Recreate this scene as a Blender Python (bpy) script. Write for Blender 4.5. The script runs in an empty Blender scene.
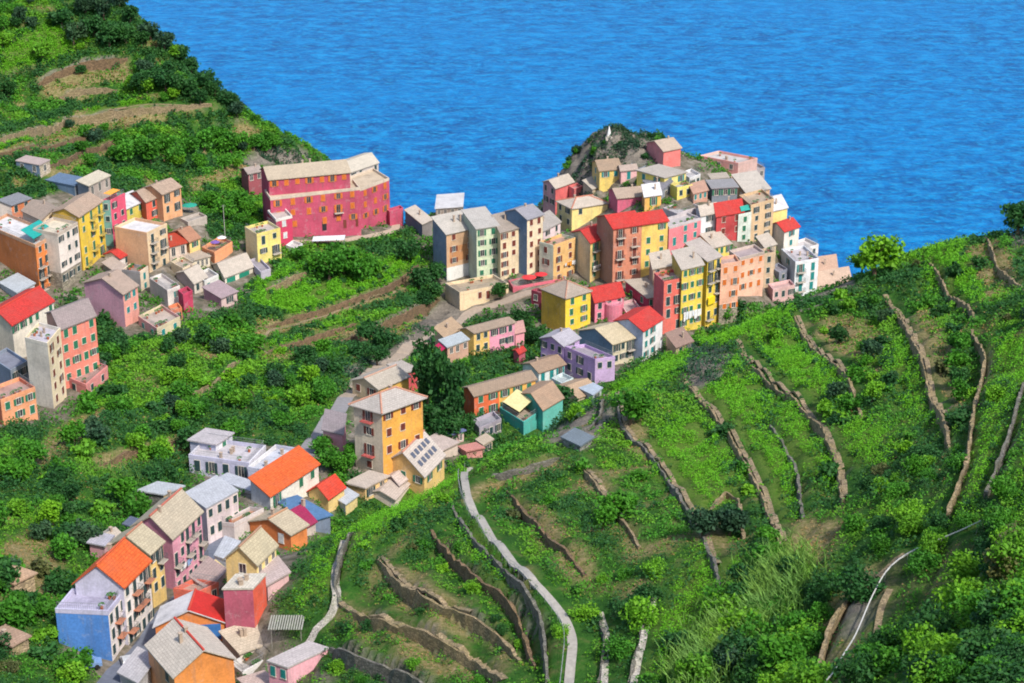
import bpy, bmesh, math, random
import numpy as np
from mathutils import Vector, Matrix
random.seed(7); rng = np.random.default_rng(11)
# ------------------------------------------------------------------ camera model
IW, IH, FPX = 1024, 683, 1850.0
PITCH, CAMZ = math.radians(22.0), 200.0
cp, sp = math.cos(PITCH), math.sin(PITCH)
def ray(px, py):
    u = (px - IW/2)/FPX; v = (IH/2 - py)/FPX
    return np.array([u, cp + v*sp, -sp + v*cp])
def at_z(px, py, z):
    d = ray(px, py); t = (z - CAMZ)/d[2]
    return d*t + np.array([0, 0, CAMZ])
def project(x, y, z):
    zz = z - CAMZ
    depth = y*cp - zz*sp; up = y*sp + zz*cp
    depth = np.where(depth < 1, 1, depth)
    return IW/2 + FPX*x/depth, IH/2 - FPX*up/depth
# ------------------------------------------------------------------ terrain
def ctrl(px, py, e):
    """control point of the ground: photo pixel and a depth code e"""
    a = math.radians(20); u = (px-512)/1385; v = (341.5-py)/1385
    t = (e-155)/(-math.sin(a)+v*math.cos(a))*1.336
    return ray(px, py)*t + np.array([0, 0, CAMZ])
CTRL = [  # photo pixel -> depth code of the ground there
 # village floor and street
 (110,680,48),(210,560,49),(330,440,50),(400,480,48),(490,430,47),(610,390,46),(560,333,45),(670,350,45),(720,330,45),
 (290,670,50),(250,520,49),(180,480,50),(150,600,49),(300,500,49),(370,480,48),(450,400,47),
 # headland
 (450,280,50),(447,310,46),(527,275,52),(590,283,50),(618,286,51),(745,296,48),(795,292,45),(789,262,50),(820,290,41),
 (640,230,60),(680,200,66),(770,205,56),(735,178,65),(664,168,70),(557,215,57),(570,228,57),(610,140,75.5),(600,128,77),(640,130,77),
 (575,160,66),(563,178,56),(700,250,56),(700,225,61),(430,235,52),(410,215,53),(440,212,50),
 # left village
 (40,292,58),(80,271,60),(115,247,62),(165,221,65),(42,180,73),(150,273,58),(260,265,57),(225,282,55),(222,306,54),(168,305,55),
 (124,327,54),(56,410,52),(12,360,55),(270,237,60),(395,225,58),(0,420,53),
 # gardens between
 (300,290,54),(380,260,55),(400,300,50),(270,340,51),(350,350,49),(430,340,47),(400,380,48),(350,400,50),
 (200,350,53),(150,420,53),(250,420,51),(60,450,54),(30,500,54),(20,600,54),(60,660,50),(0,683,52),
 # left hill
 (0,200,70),(100,190,70),(200,200,65),(250,180,66),(300,160,66),(0,100,83),(0,40,98),(0,0,107),(100,130,76),(200,130,75),(250,143,71),
 (100,60,92),(130,8,105),(200,75,86),(240,115,76),(160,40,96),(-150,0,112),(-150,150,82),(-150,300,64),(-150,450,58),(-150,600,58),(330,165,62),
 # right hill: crest
 (300,600,56.5),(312,560,57),(350,534,58),(400,509,59.2),(437,496,60.2),(480,462,62),(560,418,62),(640,378,63),(700,348,63.5),(770,314,67),(850,284,70),(940,252,76),(1024,236,82),
 # right hill: face
 (340,640,56),(350,600,57.5),(450,600,62),(450,683,58),(575,683,64),(465,500,62),(600,550,67),(650,683,66),(650,450,67),(700,400,67),
 (760,500,70),(740,355,66),(830,500,73),(800,400,72),(900,320,74),(900,450,78),(960,400,80),(1020,300,86),(1020,400,88),(1000,500,87),
 (1024,683,94),(900,600,80),(800,683,74),(720,683,69),(820,600,75),(520,600,64.5),(1180,300,96),(1180,500,101),(1180,683,108),
]
_pts = [ctrl(a, b, c) for a, b, c in CTRL]
def _behind(px, py, z, steps):
    p = ctrl(px, py, z); n = np.array([p[0], p[1], 0]); n /= np.linalg.norm(n)
    for dist, zz in steps: _pts.append(np.array([p[0]+n[0]*dist, p[1]+n[1]*dist, zz]))
for q in [(0,0,107),(130,8,105),(-150,0,112)]: _behind(*q, [(40,50),(95,-8)])
for q in [(200,75,86),(240,115,76),(250,143,71),(300,160,66)]: _behind(*q, [(30,25),(70,-9)])
for q in [(395,225,58),(440,212,50),(330,165,62)]:
    zq = ctrl(*q)[2]; _behind(*q, [(14,zq-5),(32,max(zq-20,-5)),(52,max(zq-40,-9)),(85,-9)])
for q in [(600,128,77),(640,130,77)]: _behind(*q, [(22,35),(55,-9)])
for q in [(563,178,56)]: _behind(*q, [(25,20),(55,-9)])
for q in [(735,178,65),(770,205,56)]: _behind(*q, [(14,38),(40,5),(70,-9)])
for q in [(789,262,50)]: _behind(*q, [(16,38),(34,0),(60,-9)])
for q in [(820,290,41)]: _behind(*q, [(12,26),(32,-4),(60,-9)])
for w in [(-12,520,0),(0,545,-9),(-45,525,0),(14,580,-9),]: _pts.append(np.array(w, float))
for q in [(850,284,70),(940,252,76),(1024,236,82)]: _behind(*q, [(32,52),(80,25),(145,-9)])
for q in [(480,462,62),(560,418,62),(640,378,62),(700,348,62),(400,509,59.2)]: _behind(*q, [(18,51)])
for w in [(0,0,188),(0,80,130),(80,53,165),(-107,80,110),(-147,174,78),(120,0,190),(-80,0,168),(240,80,190),(267,214,140),(294,334,95),(307,440,20),(160,560,-9),(80,630,-9),
          (-27,630,-9),(-80,750,-9),(-187,760,-9),(-307,760,-9),(307,640,-9),(133,750,-9),(-307,134,85),(-267,267,75),(-314,400,75),(-320,535,85)]:
    _pts.append(np.array(w, float))
P_ = np.array(_pts)
def _k(r2): return np.sqrt(r2 + 8.0**2)
_A = _k(((P_[:, None, :2] - P_[None, :, :2])**2).sum(-1))
_n = len(P_)
_M = np.zeros((_n+1, _n+1)); _M[:_n, :_n] = _A + np.eye(_n)*-0.6; _M[:_n, _n] = 1; _M[_n, :_n] = 1
_w = np.linalg.solve(_M, np.append(P_[:, 2], 0))
GX0, GX1, GY0, GY1, GS = -310.0, 310.0, 30.0, 770.0, 1.0
gx = np.arange(GX0, GX1+.01, GS); gy = np.arange(GY0, GY1+.01, GS)
def _rbf(X, Y):
    out = np.full(X.shape, _w[_n])
    for i in range(_n): out += _w[i]*_k((X-P_[i, 0])**2 + (Y-P_[i, 1])**2)
    return out
# evaluate on a coarse grid and upsample
cx = np.arange(GX0, GX1+4, 3.0); cy = np.arange(GY0, GY1+4, 3.0)
_C = _rbf(*np.meshgrid(cx, cy))
def _bil(Z, x0, y0, s, X, Y):
    fx = np.clip((X-x0)/s, 0, Z.shape[1]-1.001); fy = np.clip((Y-y0)/s, 0, Z.shape[0]-1.001)
    i = fx.astype(int); j = fy.astype(int); fx -= i; fy -= j
    return (Z[j, i]*(1-fx)+Z[j, i+1]*fx)*(1-fy) + (Z[j+1, i]*(1-fx)+Z[j+1, i+1]*fx)*fy
def vnoise(X, Y, scale, seed):
    r = np.random.default_rng(seed); T = r.random((256, 256))
    fx = X/scale + 1000; fy = Y/scale + 1000
    i = np.floor(fx).astype(int); j = np.floor(fy).astype(int); fx = fx-i; fy = fy-j
    fx = fx*fx*(3-2*fx); fy = fy*fy*(3-2*fy)
    g = lambda a, b: T[b % 256, a % 256]
    return (g(i, j)*(1-fx)+g(i+1, j)*fx)*(1-fy) + (g(i, j+1)*(1-fx)+g(i+1, j+1)*fx)*fy
XX, YY = np.meshgrid(gx, gy)
Z0 = _bil(_C, GX0, GY0, 3.0, XX, YY)
# small farmed terraces: treads and steep banks along the contours
def in_area(X, Y, Z, poly):
    px, py = project(X, Y, Z); r = np.zeros(X.shape, bool); n = len(poly)
    for i in range(n):
        x0, y0 = poly[i]; x1, y1 = poly[(i+1) % n]
        if y0 != y1: r ^= ((y0 > py) != (y1 > py)) & (px < (x1-x0)*(py-y0)/(y1-y0)+x0)
    return r
BANK = np.zeros(Z0.shape, bool)
for poly, stp, k in (([(296,612),(350,538),(480,472),(640,388),(770,322),(1024,246),(1150,206),(1150,770),(560,770),(300,700)], 2.5, .8), ([(-100,-50),(150,-5),(280,140),(200,190),(-100,185)], 3.4, .7), ([(150,345),(260,330),(440,330),(330,440),(200,440),(100,490),(-50,560),(-50,470),(100,420)], 2.3, .75)):
    m = in_area(XX, YY, Z0, poly).astype(float)
    for _ in range(3): m = (m+np.roll(m, 1, 0)+np.roll(m, -1, 0)+np.roll(m, 1, 1)+np.roll(m, -1, 1))/5
    t = (Z0+(vnoise(XX, YY, 22, 61)-.5)*2.4)/stp; f = t-np.floor(t); g_ = np.where(f < .28, f/.28*.74, .74+(f-.28)/.72*.26)
    Z0 = Z0+(g_-f)*stp*k*m; BANK |= (f < .30) & (m > .5) & (vnoise(XX, YY, 13, 62) > .38)
def h0(x, y): return float(_bil(Z0, GX0, GY0, GS, np.array(float(x)), np.array(float(y))))
ZT = Z0.copy()
def ht(x, y): return float(_bil(ZT, GX0, GY0, GS, np.array(float(x)), np.array(float(y))))
def hts(X, Y): return _bil(ZT, GX0, GY0, GS, np.asarray(X, float), np.asarray(Y, float))
def hit(px, py, y0=45.0, Z=None):
    """first point of the ground met by the line of sight through a photo pixel, searched from northing y0 on"""
    Z = ZT if Z is None else Z
    d = ray(px, py); t = np.arange(y0/d[1], 768/d[1], 0.4)
    x, y, z = d[0]*t, d[1]*t, CAMZ + d[2]*t
    b = z < _bil(Z, GX0, GY0, GS, x, y)
    i0 = int(np.argmin(b)); b = b[i0:]            # a search that starts inside a hill first leaves it
    k = i0+int(np.argmax(b)) if b.any() else len(t)-1
    return np.array([x[k], y[k], z[k]])
# ------------------------------------------------------------------ materials
COL = bpy.context.scene.collection
def lin(hexs, k=1.0):
    h = hexs.lstrip('#'); o = []
    for i in (0, 2, 4):
        c = int(h[i:i+2], 16)/255
        o.append((c/12.92 if c <= .04045 else ((c+.055)/1.055)**2.4)*k)
    return o
ALB = 0.80
_mats = {}
def nodes(name):
    m = bpy.data.materials.new(name); m.use_nodes = True
    nt = m.node_tree; return m, nt, nt.nodes['Principled BSDF']
def N(nt, t, **kw):
    n = nt.nodes.new(t)
    for k, v in kw.items():
        if k in n.inputs.keys(): n.inputs[k].default_value = v
        else: setattr(n, k, v)
    return n
def ramp(nt, fac, stops):
    r = nt.nodes.new('ShaderNodeValToRGB'); e = r.color_ramp.elements
    while len(e) < len(stops): e.new(0.5)
    for i, (p, c) in enumerate(stops):
        e[i].position = p; e[i].color = (*c, 1) if len(c) == 3 else c
    nt.links.new(fac, r.inputs['Fac']); return r.outputs['Color']
def mix(nt, fac, a, b, mode='MIX'):
    m = nt.nodes.new('ShaderNodeMix'); m.data_type = 'RGBA'; m.blend_type = mode
    for s, v in ((m.inputs[0], fac), (m.inputs[6], a), (m.inputs[7], b)):
        if hasattr(v, 'is_linked'): nt.links.new(v, s)
        elif isinstance(v, (int, float)): s.default_value = v
        else: s.default_value = (*v, 1) if len(v) == 3 else v
    return m.outputs[2]
def pos(nt, sx=1, sy=1, sz=1):
    g = nt.nodes.new('ShaderNodeNewGeometry'); mp = nt.nodes.new('ShaderNodeMapping')
    mp.inputs['Scale'].default_value = (sx, sy, sz); nt.links.new(g.outputs['Position'], mp.inputs['Vector']); return mp.outputs['Vector']
def noise(nt, vec, scale, detail=4, rough=.55):
    n = N(nt, 'ShaderNodeTexNoise', Scale=scale, Detail=detail, Roughness=rough); nt.links.new(vec, n.inputs['Vector']); return n.outputs['Fac']
def bump(nt, b, h, strength, dist=.05):
    n = N(nt, 'ShaderNodeBump', Strength=strength, Distance=dist); nt.links.new(h, n.inputs['Height']); nt.links.new(n.outputs['Normal'], b.inputs['Normal'])
def scl(c, k): return [min(.95, x*k) for x in c]
def plaster(hexs, stain=1.0):
    key = ('pl', hexs, stain)
    if key in _mats: return _mats[key]
    m, nt, b = nodes('painted_plaster'); c = lin(hexs, .86); g = sum(c)/3; c = [x*.86+.018+g*.08 for x in c]; g = sum(c)/3
    faded = [x*.72+g*.2+.03 for x in c]
    big = noise(nt, pos(nt), .22, 5, .65)
    col = ramp(nt, big, [(.30, scl(c, .72)), (.5, c), (.68, scl(c, 1.12))])
    st = noise(nt, pos(nt, 1.3, 1.3, .16), .9, 4, .6)          # streaks running down the wall
    r = ramp(nt, st, [(.52, (0, 0, 0)), (.72, (.7*stain,)*3)])
    col = mix(nt, r, col, scl(faded, .74))
    pt = noise(nt, pos(nt), .55, 6, .7)                        # repaired and flaked patches
    col = mix(nt, ramp(nt, pt, [(.58, (0,)*3), (.61, (.42*stain,)*3), (.75, (.55*stain,)*3)]), col, [x*.55+.17 for x in c])
    fn = noise(nt, pos(nt), 3.0, 4, .7)
    col = mix(nt, 1.0, col, ramp(nt, fn, [(.3, (.82,)*3), (.7, (1.13,)*3)]), 'MULTIPLY')
    nt.links.new(col, b.inputs['Base Color']); b.inputs['Roughness'].default_value = .9
    b.inputs['Specular IOR Level'].default_value = .2
    bump(nt, b, fn, .35, .06); _mats[key] = m; return m
def stonework(hexs, name='rubble_stone', scale=1.6):
    key = ('st', hexs, scale)
    if key in _mats: return _mats[key]
    m, nt, b = nodes(name); c = lin(hexs, ALB)
    v = N(nt, 'ShaderNodeTexVoronoi', Scale=scale); nt.links.new(pos(nt, 1, 1, 1.9), v.inputs['Vector'])
    sep = N(nt, 'ShaderNodeSeparateColor'); nt.links.new(v.outputs['Color'], sep.inputs['Color'])
    col = ramp(nt, sep.outputs[0], [(0, scl(c, .55)), (.5, c), (1, scl(c, 1.35))])
    big = noise(nt, pos(nt), .25, 5, .7)
    col = mix(nt, ramp(nt, big, [(.45, (0, 0, 0)), (.7, (.6,)*3)]), col, scl([c[0]*.8, c[1]*.95, c[2]*.55], .8))
    v2 = N(nt, 'ShaderNodeTexVoronoi', Scale=scale, feature='DISTANCE_TO_EDGE'); nt.links.new(pos(nt, 1, 1, 1.9), v2.inputs['Vector'])
    col = mix(nt, ramp(nt, v2.outputs['Distance'], [(0, (1,)*3), (.09, (0,)*3)]), col, scl(c, .35))
    nt.links.new(col, b.inputs['Base Color']); b.inputs['Roughness'].default_value = .95
    bump(nt, b, v2.outputs['Distance'], .6, .15); _mats[key] = m; return m
def roofing(hexs, kind='tile'):
    key = ('rf', hexs, kind)
    if key in _mats: return _mats[key]
    m, nt, b = nodes('roof_'+kind); c = lin(hexs, ALB*(.95 if kind == 'tile' else .84))
    uv = nt.nodes.new('ShaderNodeUVMap'); big = noise(nt, pos(nt), .35, 5, .7); fine = noise(nt, pos(nt), 2.6, 3, .7)
    if kind in ('tile', 'slate'):
        q = 1.0 if kind == 'slate' else 2.0
        br = N(nt, 'ShaderNodeTexBrick', Scale=1.0); nt.links.new(uv.outputs['UV'], br.inputs['Vector'])
        br.inputs['Brick Width'].default_value = .55 if kind == 'slate' else .3; br.inputs['Row Height'].default_value = .42
        br.inputs['Mortar Size'].default_value = .03; br.inputs['Bias'].default_value = 0
        br.inputs['Color1'].default_value = (*scl(c, 1-.10*q), 1); br.inputs['Color2'].default_value = (*scl(c, 1+.07*q), 1); br.inputs['Mortar'].default_value = (*scl(c, .74-.12*q), 1)
        col = br.outputs['Color']
        col = mix(nt, ramp(nt, big, [(.45, (0,)*3), (.70, (.6,)*3)]), col, [c[0]*.6+.03, c[1]*.6+.035, c[2]*.6+.03])
        bump(nt, b, br.outputs['Fac'], -.5, .06)
    elif kind == 'sheet':
        w = N(nt, 'ShaderNodeTexWave', Scale=1.6, Distortion=0); nt.links.new(uv.outputs['UV'], w.inputs['Vector'])
        col = ramp(nt, big, [(.3, scl(c, .75)), (.55, c), (.75, scl(c, 1.12))]); bump(nt, b, w.outputs['Fac'], .5, .08)
    else:
        col = ramp(nt, big, [(.28, scl(c, .62)), (.5, c), (.72, scl(c, 1.12))])
        col = mix(nt, ramp(nt, noise(nt, pos(nt), .8, 5, .75), [(.55, (0,)*3), (.75, (.5,)*3)]), col, scl(c, .55)); bump(nt, b, fine, .3, .05)
    col = mix(nt, 1.0, col, ramp(nt, fine, [(.3, (.84,)*3), (.7, (1.12,)*3)]), 'MULTIPLY')
    nt.links.new(col, b.inputs['Base Color']); b.inputs['Roughness'].default_value = .85 if kind != 'sheet' else .6
    b.inputs['Specular IOR Level'].default_value = .3; _mats[key] = m; return m
def paint(hexs, rough=.6, name='paint'):
    key = ('pt', hexs, rough)
    if key in _mats: return _mats[key]
    m, nt, b = nodes(name); c = lin(hexs, ALB)
    nt.links.new(ramp(nt, noise(nt, pos(nt), 1.5, 4, .7), [(.3, scl(c, .8)), (.7, scl(c, 1.15))]), b.inputs['Base Color'])
    b.inputs['Roughness'].default_value = rough; _mats[key] = m; return m
def glass():
    if 'gl' in _mats: return _mats['gl']
    m, nt, b = nodes('window_glass')
    nt.links.new(ramp(nt, noise(nt, pos(nt), .6, 2), [(.35, (.025, .03, .036)), (.65, (.09, .095, .105))]), b.inputs['Base Color'])
    b.inputs['Roughness'].default_value = .12; _mats['gl'] = m; return m
# ------------------------------------------------------------------ mesh helpers
def new_mesh(name, verts, faces, mats, fm=None, uv=True, smooth=False):
    me = bpy.data.meshes.new(name); me.from_pydata([tuple(map(float, v)) for v in verts], [], faces)
    for m in (mats if isinstance(mats, (list, tuple)) else [mats]): me.materials.append(m)
    if fm: me.polygons.foreach_set('material_index', fm)
    if smooth: me.polygons.foreach_set('use_smooth', [True]*len(me.polygons))
    me.update()
    if uv:
        l = me.uv_layers.new(name='UVMap')
        for p in me.polygons:
            n = p.normal
            u = Vector((-n.y, n.x, 0)) if abs(n.z) < .999 else (me.vertices[p.vertices[1]].co - me.vertices[p.vertices[0]].co)
            u = u.normalized() if u.length > 1e-6 else Vector((1, 0, 0)); w = n.cross(u)
            for li in p.loop_indices:
                co = me.vertices[me.loops[li].vertex_index].co; l.data[li].uv = (co.dot(u), co.dot(w))
    return me
def link(name, me, parent=None, loc=None):
    o = bpy.data.objects.new(name, me); COL.objects.link(o)
    if parent: o.parent = parent
    if loc is not None: o.location = loc
    return o
def empty(name, loc): 
    o = bpy.data.objects.new(name, None); COL.objects.link(o); o.location = loc; o.empty_display_size = .5; return o
def tag(o, label=None, cat=None, group=None, kind=None):
    for k, v in (('label', label), ('category', cat), ('group', group), ('kind', kind)):
        if v: o[k] = v
    return o
class MB:
    def __init__(s): s.v, s.f, s.m = [], [], []
    def quadbox(s, b4, t4, m=0):
        """closed box from four bottom and four top points"""
        k = len(s.v); s.v += [tuple(p) for p in b4] + [tuple(p) for p in t4]
        s.f += [(k+3, k+2, k+1, k), (k+4, k+5, k+6, k+7)] + [(k+i, k+(i+1) % 4, k+4+(i+1) % 4, k+4+i) for i in range(4)]; s.m += [m]*6
    def box(s, x0, x1, y0, y1, z0, z1, m=0):
        q = [(x0, y0), (x1, y0), (x1, y1), (x0, y1)]; s.quadbox([(*p, z0) for p in q], [(*p, z1) for p in q], m)
    def bar(s, a, b, r, m=0, r2=None, seg=4):
        a = np.array(a, float); b = np.array(b, float); d = b-a; L = np.linalg.norm(d)
        if L < 1e-6: return
        d /= L; ref = np.array([0, 0, 1.0]) if abs(d[2]) < .9 else np.array([1.0, 0, 0]); u = np.cross(d, ref); u /= np.linalg.norm(u); w = np.cross(d, u)
        r2 = r if r2 is None else r2; k = len(s.v)
        for c, rr in ((a, r), (b, r2)):
            for i in range(seg):
                t = 2*math.pi*(i+.5)/seg; s.v.append(tuple(c + rr*(math.cos(t)*u + math.sin(t)*w)))
        s.f += [tuple(k+i for i in range(seg)), tuple(k+seg+i for i in reversed(range(seg)))]
        s.f += [(k+i, k+seg+i, k+seg+(i+1) % seg, k+(i+1) % seg) for i in range(seg)]; s.m += [m]*(seg+2)
    def solid(s, top, faces, th, m=0):
        """slab of thickness th below the given top faces"""
        k = len(s.v); n = len(top); s.v += [tuple(p) for p in top] + [(p[0], p[1], p[2]-th) for p in top]
        e = {}
        for f in faces:
            s.f.append(tuple(k+i for i in f)); s.f.append(tuple(k+n+i for i in reversed(f))); s.m += [m, m]
            for i in range(len(f)): e[(f[i], f[(i+1) % len(f)])] = 1
        for (a, b) in list(e):
            if (b, a) not in e: s.f.append((k+b, k+a, k+n+a, k+n+b)); s.m.append(m)
    def mesh(s, name, mats, org=(0, 0, 0), **kw):
        o = np.array(org, float); return new_mesh(name, [np.array(v)-o for v in s.v], s.f, mats, s.m, **kw)
    def put(s, name, mats, root=None, org=None, **kw):
        org = tuple(org) if org is not None else tuple(root.location) if root else (0, 0, 0)
        return link(name, s.mesh(name, mats, org, **kw), root)
# ------------------------------------------------------------------ dry-stone terrace walls: polylines in the ground, each makes a step in it
WALLS = []   # (points in photo pixels, step height, tint, label)
def W(h, tint, label, *pts): WALLS.append((pts, h*(.6 if pts[0][0] > 575 else 1), tint, label))
TAN, GREY, BRN = '#9A8768', '#77736B', '#80684E'
# right hill
W(1.8, TAN, 'long tan terrace wall dropping from the ridge bush left of the big vine plots', (683,382),(702,405),(728,432),(745,462),(765,505),(780,545),(783,575))
W(1.7, TAN, 'tan terrace wall between the upper vine plots below the village edge', (736,342),(752,365),(775,388),(800,405),(822,432),(838,470),(843,505))
W(1.5, GREY, 'short grey terrace wall dividing the two middle vine plots', (770,425),(785,448),(798,475),(803,520))
W(1.6, TAN, 'tan terrace wall below the dry grass shelf on the right hill', (795,318),(806,342),(828,362),(846,376),(862,420))
W(2.2, TAN, 'high pale terrace wall running down from the ridge on the right', (884,296),(900,320),(912,345),(926,378),(942,420),(950,450))
W(1.8, TAN, 'pale wall near the right edge above the bright vine plot', (930,262),(945,290),(960,306),(975,320))
W(1.8, TAN, 'pale terrace wall left of the steep bright vine plot', (972,330),(985,365),(975,410),(966,470),(948,520))
W(1.5, GREY, 'grey wall on the far right cutting the steep vine plot', (1024,385),(1012,430),(1000,470),(985,505))
W(1.6, TAN, 'tan wall at the top right corner below the ridge trees', (985,238),(995,262),(1010,280),(1026,292))
W(1.6, GREY, 'grey wall curving round the left of the lowest big vine plot', (604,392),(620,425),(648,455),(672,490),(700,530),(716,570),(720,600))
W(1.3, GREY, 'grey wall behind the stone ledge left of the ridge bush', (556,432),(585,434),(600,418),(612,398))
W(1.6, TAN, 'tan terrace wall with scree in the middle of the dark slope', (578,462),(598,490),(620,520),(640,552))
W(1.4, BRN, 'brown terrace wall with dry grass right of the curved path', (508,492),(530,520),(556,548),(585,575))
W(1.8, GREY, 'low grey wall just below the upper bend of the path', (492,478),(515,473),(540,466),(562,457))
W(1.5, GREY, 'dark retaining wall along the left side of the curved path', (452,508),(470,538),(496,568),(522,596),(542,628),(548,683))
W(2.2, BRN, 'upper brown terrace wall left of the curved path', (430,527),(452,557),(478,580),(505,600),(522,630),(535,670))
W(2.2, TAN, 'tan terrace wall with a bare ledge in the lower garden terraces', (378,560),(400,590),(430,607),(468,622),(505,640),(520,660))
W(2.0, TAN, 'lower tan terrace wall above the bare garden bed', (345,608),(380,624),(420,636),(452,650),(478,662),(500,683))
W(2.6, GREY, 'dark grey wall along the bottom of the garden terraces', (327,648),(355,660),(385,671),(415,680),(450,700))
W(2.0, GREY, 'grey curved wall beside the small path at the left of the garden terraces', (352,535),(340,560),(334,590),(341,604))
W(1.4, GREY, 'short grey wall in the dark scrub right of the curved path', (598,612),(606,640),(600,683))
W(1.4, GREY, 'thin grey wall in the green gully at the bottom', (654,595),(645,625),(630,683))
W(1.8, TAN, 'tan wall holding the rocky clearing beside the monorail', (872,585),(845,610),(828,640),(815,683))
W(1.6, GREY, 'grey wall around the white cottage pergola at the ridge bend', (846,300),(815,308),(800,312))
W(1.6, TAN, 'tan wall with dry grass left of the steep gully', (705,520),(725,490),(738,500),(745,540))
# left hill
W(2.4, TAN, 'long pale wall across the left hill above the dark bushes', (-20,148),(30,133),(70,121),(110,114),(150,112),(185,108),(212,107))
W(2.2, BRN, 'brown terrace wall lowest on the left hill', (-20,158),(20,152),(60,146),(100,138))
W(2.0, BRN, 'reddish earth wall above the small slate hut', (50,168),(80,152),(110,143),(128,138))
W(2.4, BRN, 'bare brown wall high on the left hill', (38,88),(55,76),(85,68),(115,64),(128,60))
W(1.6, TAN, 'short pale wall under the light bushes on the left hill', (60,100),(80,92),(120,90))
# gardens in the middle
W(2.4, TAN, 'pale stone wall below the yellow house garden', (265,290),(285,283),(308,272))
W(1.8, BRN, 'brown terrace wall under the upper vine strip in the middle gardens', (262,330),(300,318),(340,305),(372,296),(400,282),(418,268))
W(1.8, BRN, 'brown terrace wall under the lower vine strip in the middle gardens', (268,352),(300,343),(335,332),(360,322))
W(2.8, BRN, 'tall brown retaining wall below the vine strips above the road', (330,345),(370,332),(405,318),(440,300))
W(1.8, TAN, 'tan wall around the kitchen garden below the white tower house', (108,408),(90,425),(72,440),(40,458))
W(1.8, BRN, 'brown garden wall among bushes above the white houses', (100,468),(130,456),(165,447),(180,440))
W(1.8, TAN, 'low tan wall in the scrub between the left village and the road', (180,402),(215,385),(240,362))
def _poly_world(pts, y0=30):
    w = [hit(x, y, y0, Z0) for x, y in pts]; out = []
    for a, b in zip(w, w[1:]):
        n = max(1, int(np.linalg.norm(b[:2]-a[:2])/1.2))
        out += [a[:2] + (b[:2]-a[:2])*i/n for i in range(n)]
    out.append(w[-1][:2]); q = np.array(out)
    for _ in range(3):                                   # soften the corners
        if len(q) > 4: q[1:-1] = .25*q[:-2] + .5*q[1:-1] + .25*q[2:]
    return q
WALLW = []
dZ = np.zeros_like(ZT)
for pts, hgt, tint, label in WALLS:
    q = _poly_world(pts)
    x0, y0 = q.min(0)-8; x1, y1 = q.max(0)+8
    i0, i1 = np.searchsorted(gx, [x0, x1]); j0, j1 = np.searchsorted(gy, [y0, y1])
    X, Y = XX[j0:j1, i0:i1], YY[j0:j1, i0:i1]
    best = np.full(X.shape, 1e9); sg = np.zeros(X.shape); tt = np.zeros(X.shape)
    # downhill side of the whole wall
    acc = 0
    for a, b in zip(q, q[1:]):
        d = b-a; L = np.linalg.norm(d)+1e-9; n = np.array([-d[1], d[0]])/L; m = (a+b)/2
        acc += h0(*(m+n*3)) - h0(*(m-n*3))
    up = 1 if acc > 0 else -1                            # +1: the left normal points uphill
    for k, (a, b) in enumerate(zip(q, q[1:])):
        d = b-a; L2 = (d**2).sum()+1e-9
        t = np.clip(((X-a[0])*d[0]+(Y-a[1])*d[1])/L2, 0, 1)
        px_, py_ = X-(a[0]+t*d[0]), Y-(a[1]+t*d[1]); r = np.hypot(px_, py_)
        c = (d[0]*py_ - d[1]*px_)*up
        w = r < best; best = np.where(w, r, best); sg = np.where(w, np.sign(c/math.sqrt(L2)-.55), sg); tt = np.where(w, (k+t)/(len(q)-1), tt)
    taper = np.clip(np.minimum(tt, 1-tt)*6, 0, 1)
    dZ[j0:j1, i0:i1] += np.where(best < 7, sg*hgt/2*(1-best/7)*taper, 0)
    WALLW.append((q, hgt, tint, label, up))
ZT = Z0 + dZ + (vnoise(XX, YY, 9, 1)-.5)*.9 + (vnoise(XX, YY, 3.1, 2)-.5)*.45
def rugged(polys, amp):
    px, py = project(XX, YY, ZT); m = np.zeros(ZT.shape)
    for poly in polys:
        r = np.zeros(ZT.shape, bool); n = len(poly)
        for i in range(n):
            x0, y0 = poly[i]; x1, y1 = poly[(i+1) % n]
            if y0 == y1: continue
            r ^= ((y0 > py) != (y1 > py)) & (px < (x1-x0)*(py-y0)/(y1-y0)+x0)
        m = np.maximum(m, r)
    for _ in range(4): m = (m+np.roll(m, 1, 0)+np.roll(m, -1, 0)+np.roll(m, 1, 1)+np.roll(m, -1, 1))/5
    n = (vnoise(XX, YY, 7, 41)-.5)*2+np.abs(vnoise(XX, YY, 3.4, 42)-.5)*2.2-.5+(vnoise(XX, YY, 1.7, 43)-.5)*.7
    return m*n*amp
ZT = ZT + rugged([[(535,200),(560,150),(595,112),(660,118),(670,150),(612,166),(604,205)]], 2.0) + rugged([[(232,168),(262,142),(315,148),(302,170)]], 1.6) + rugged([[(340,372),(395,345),(440,300),(470,300),(470,325),(420,350),(360,390)]], 1.0)
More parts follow.
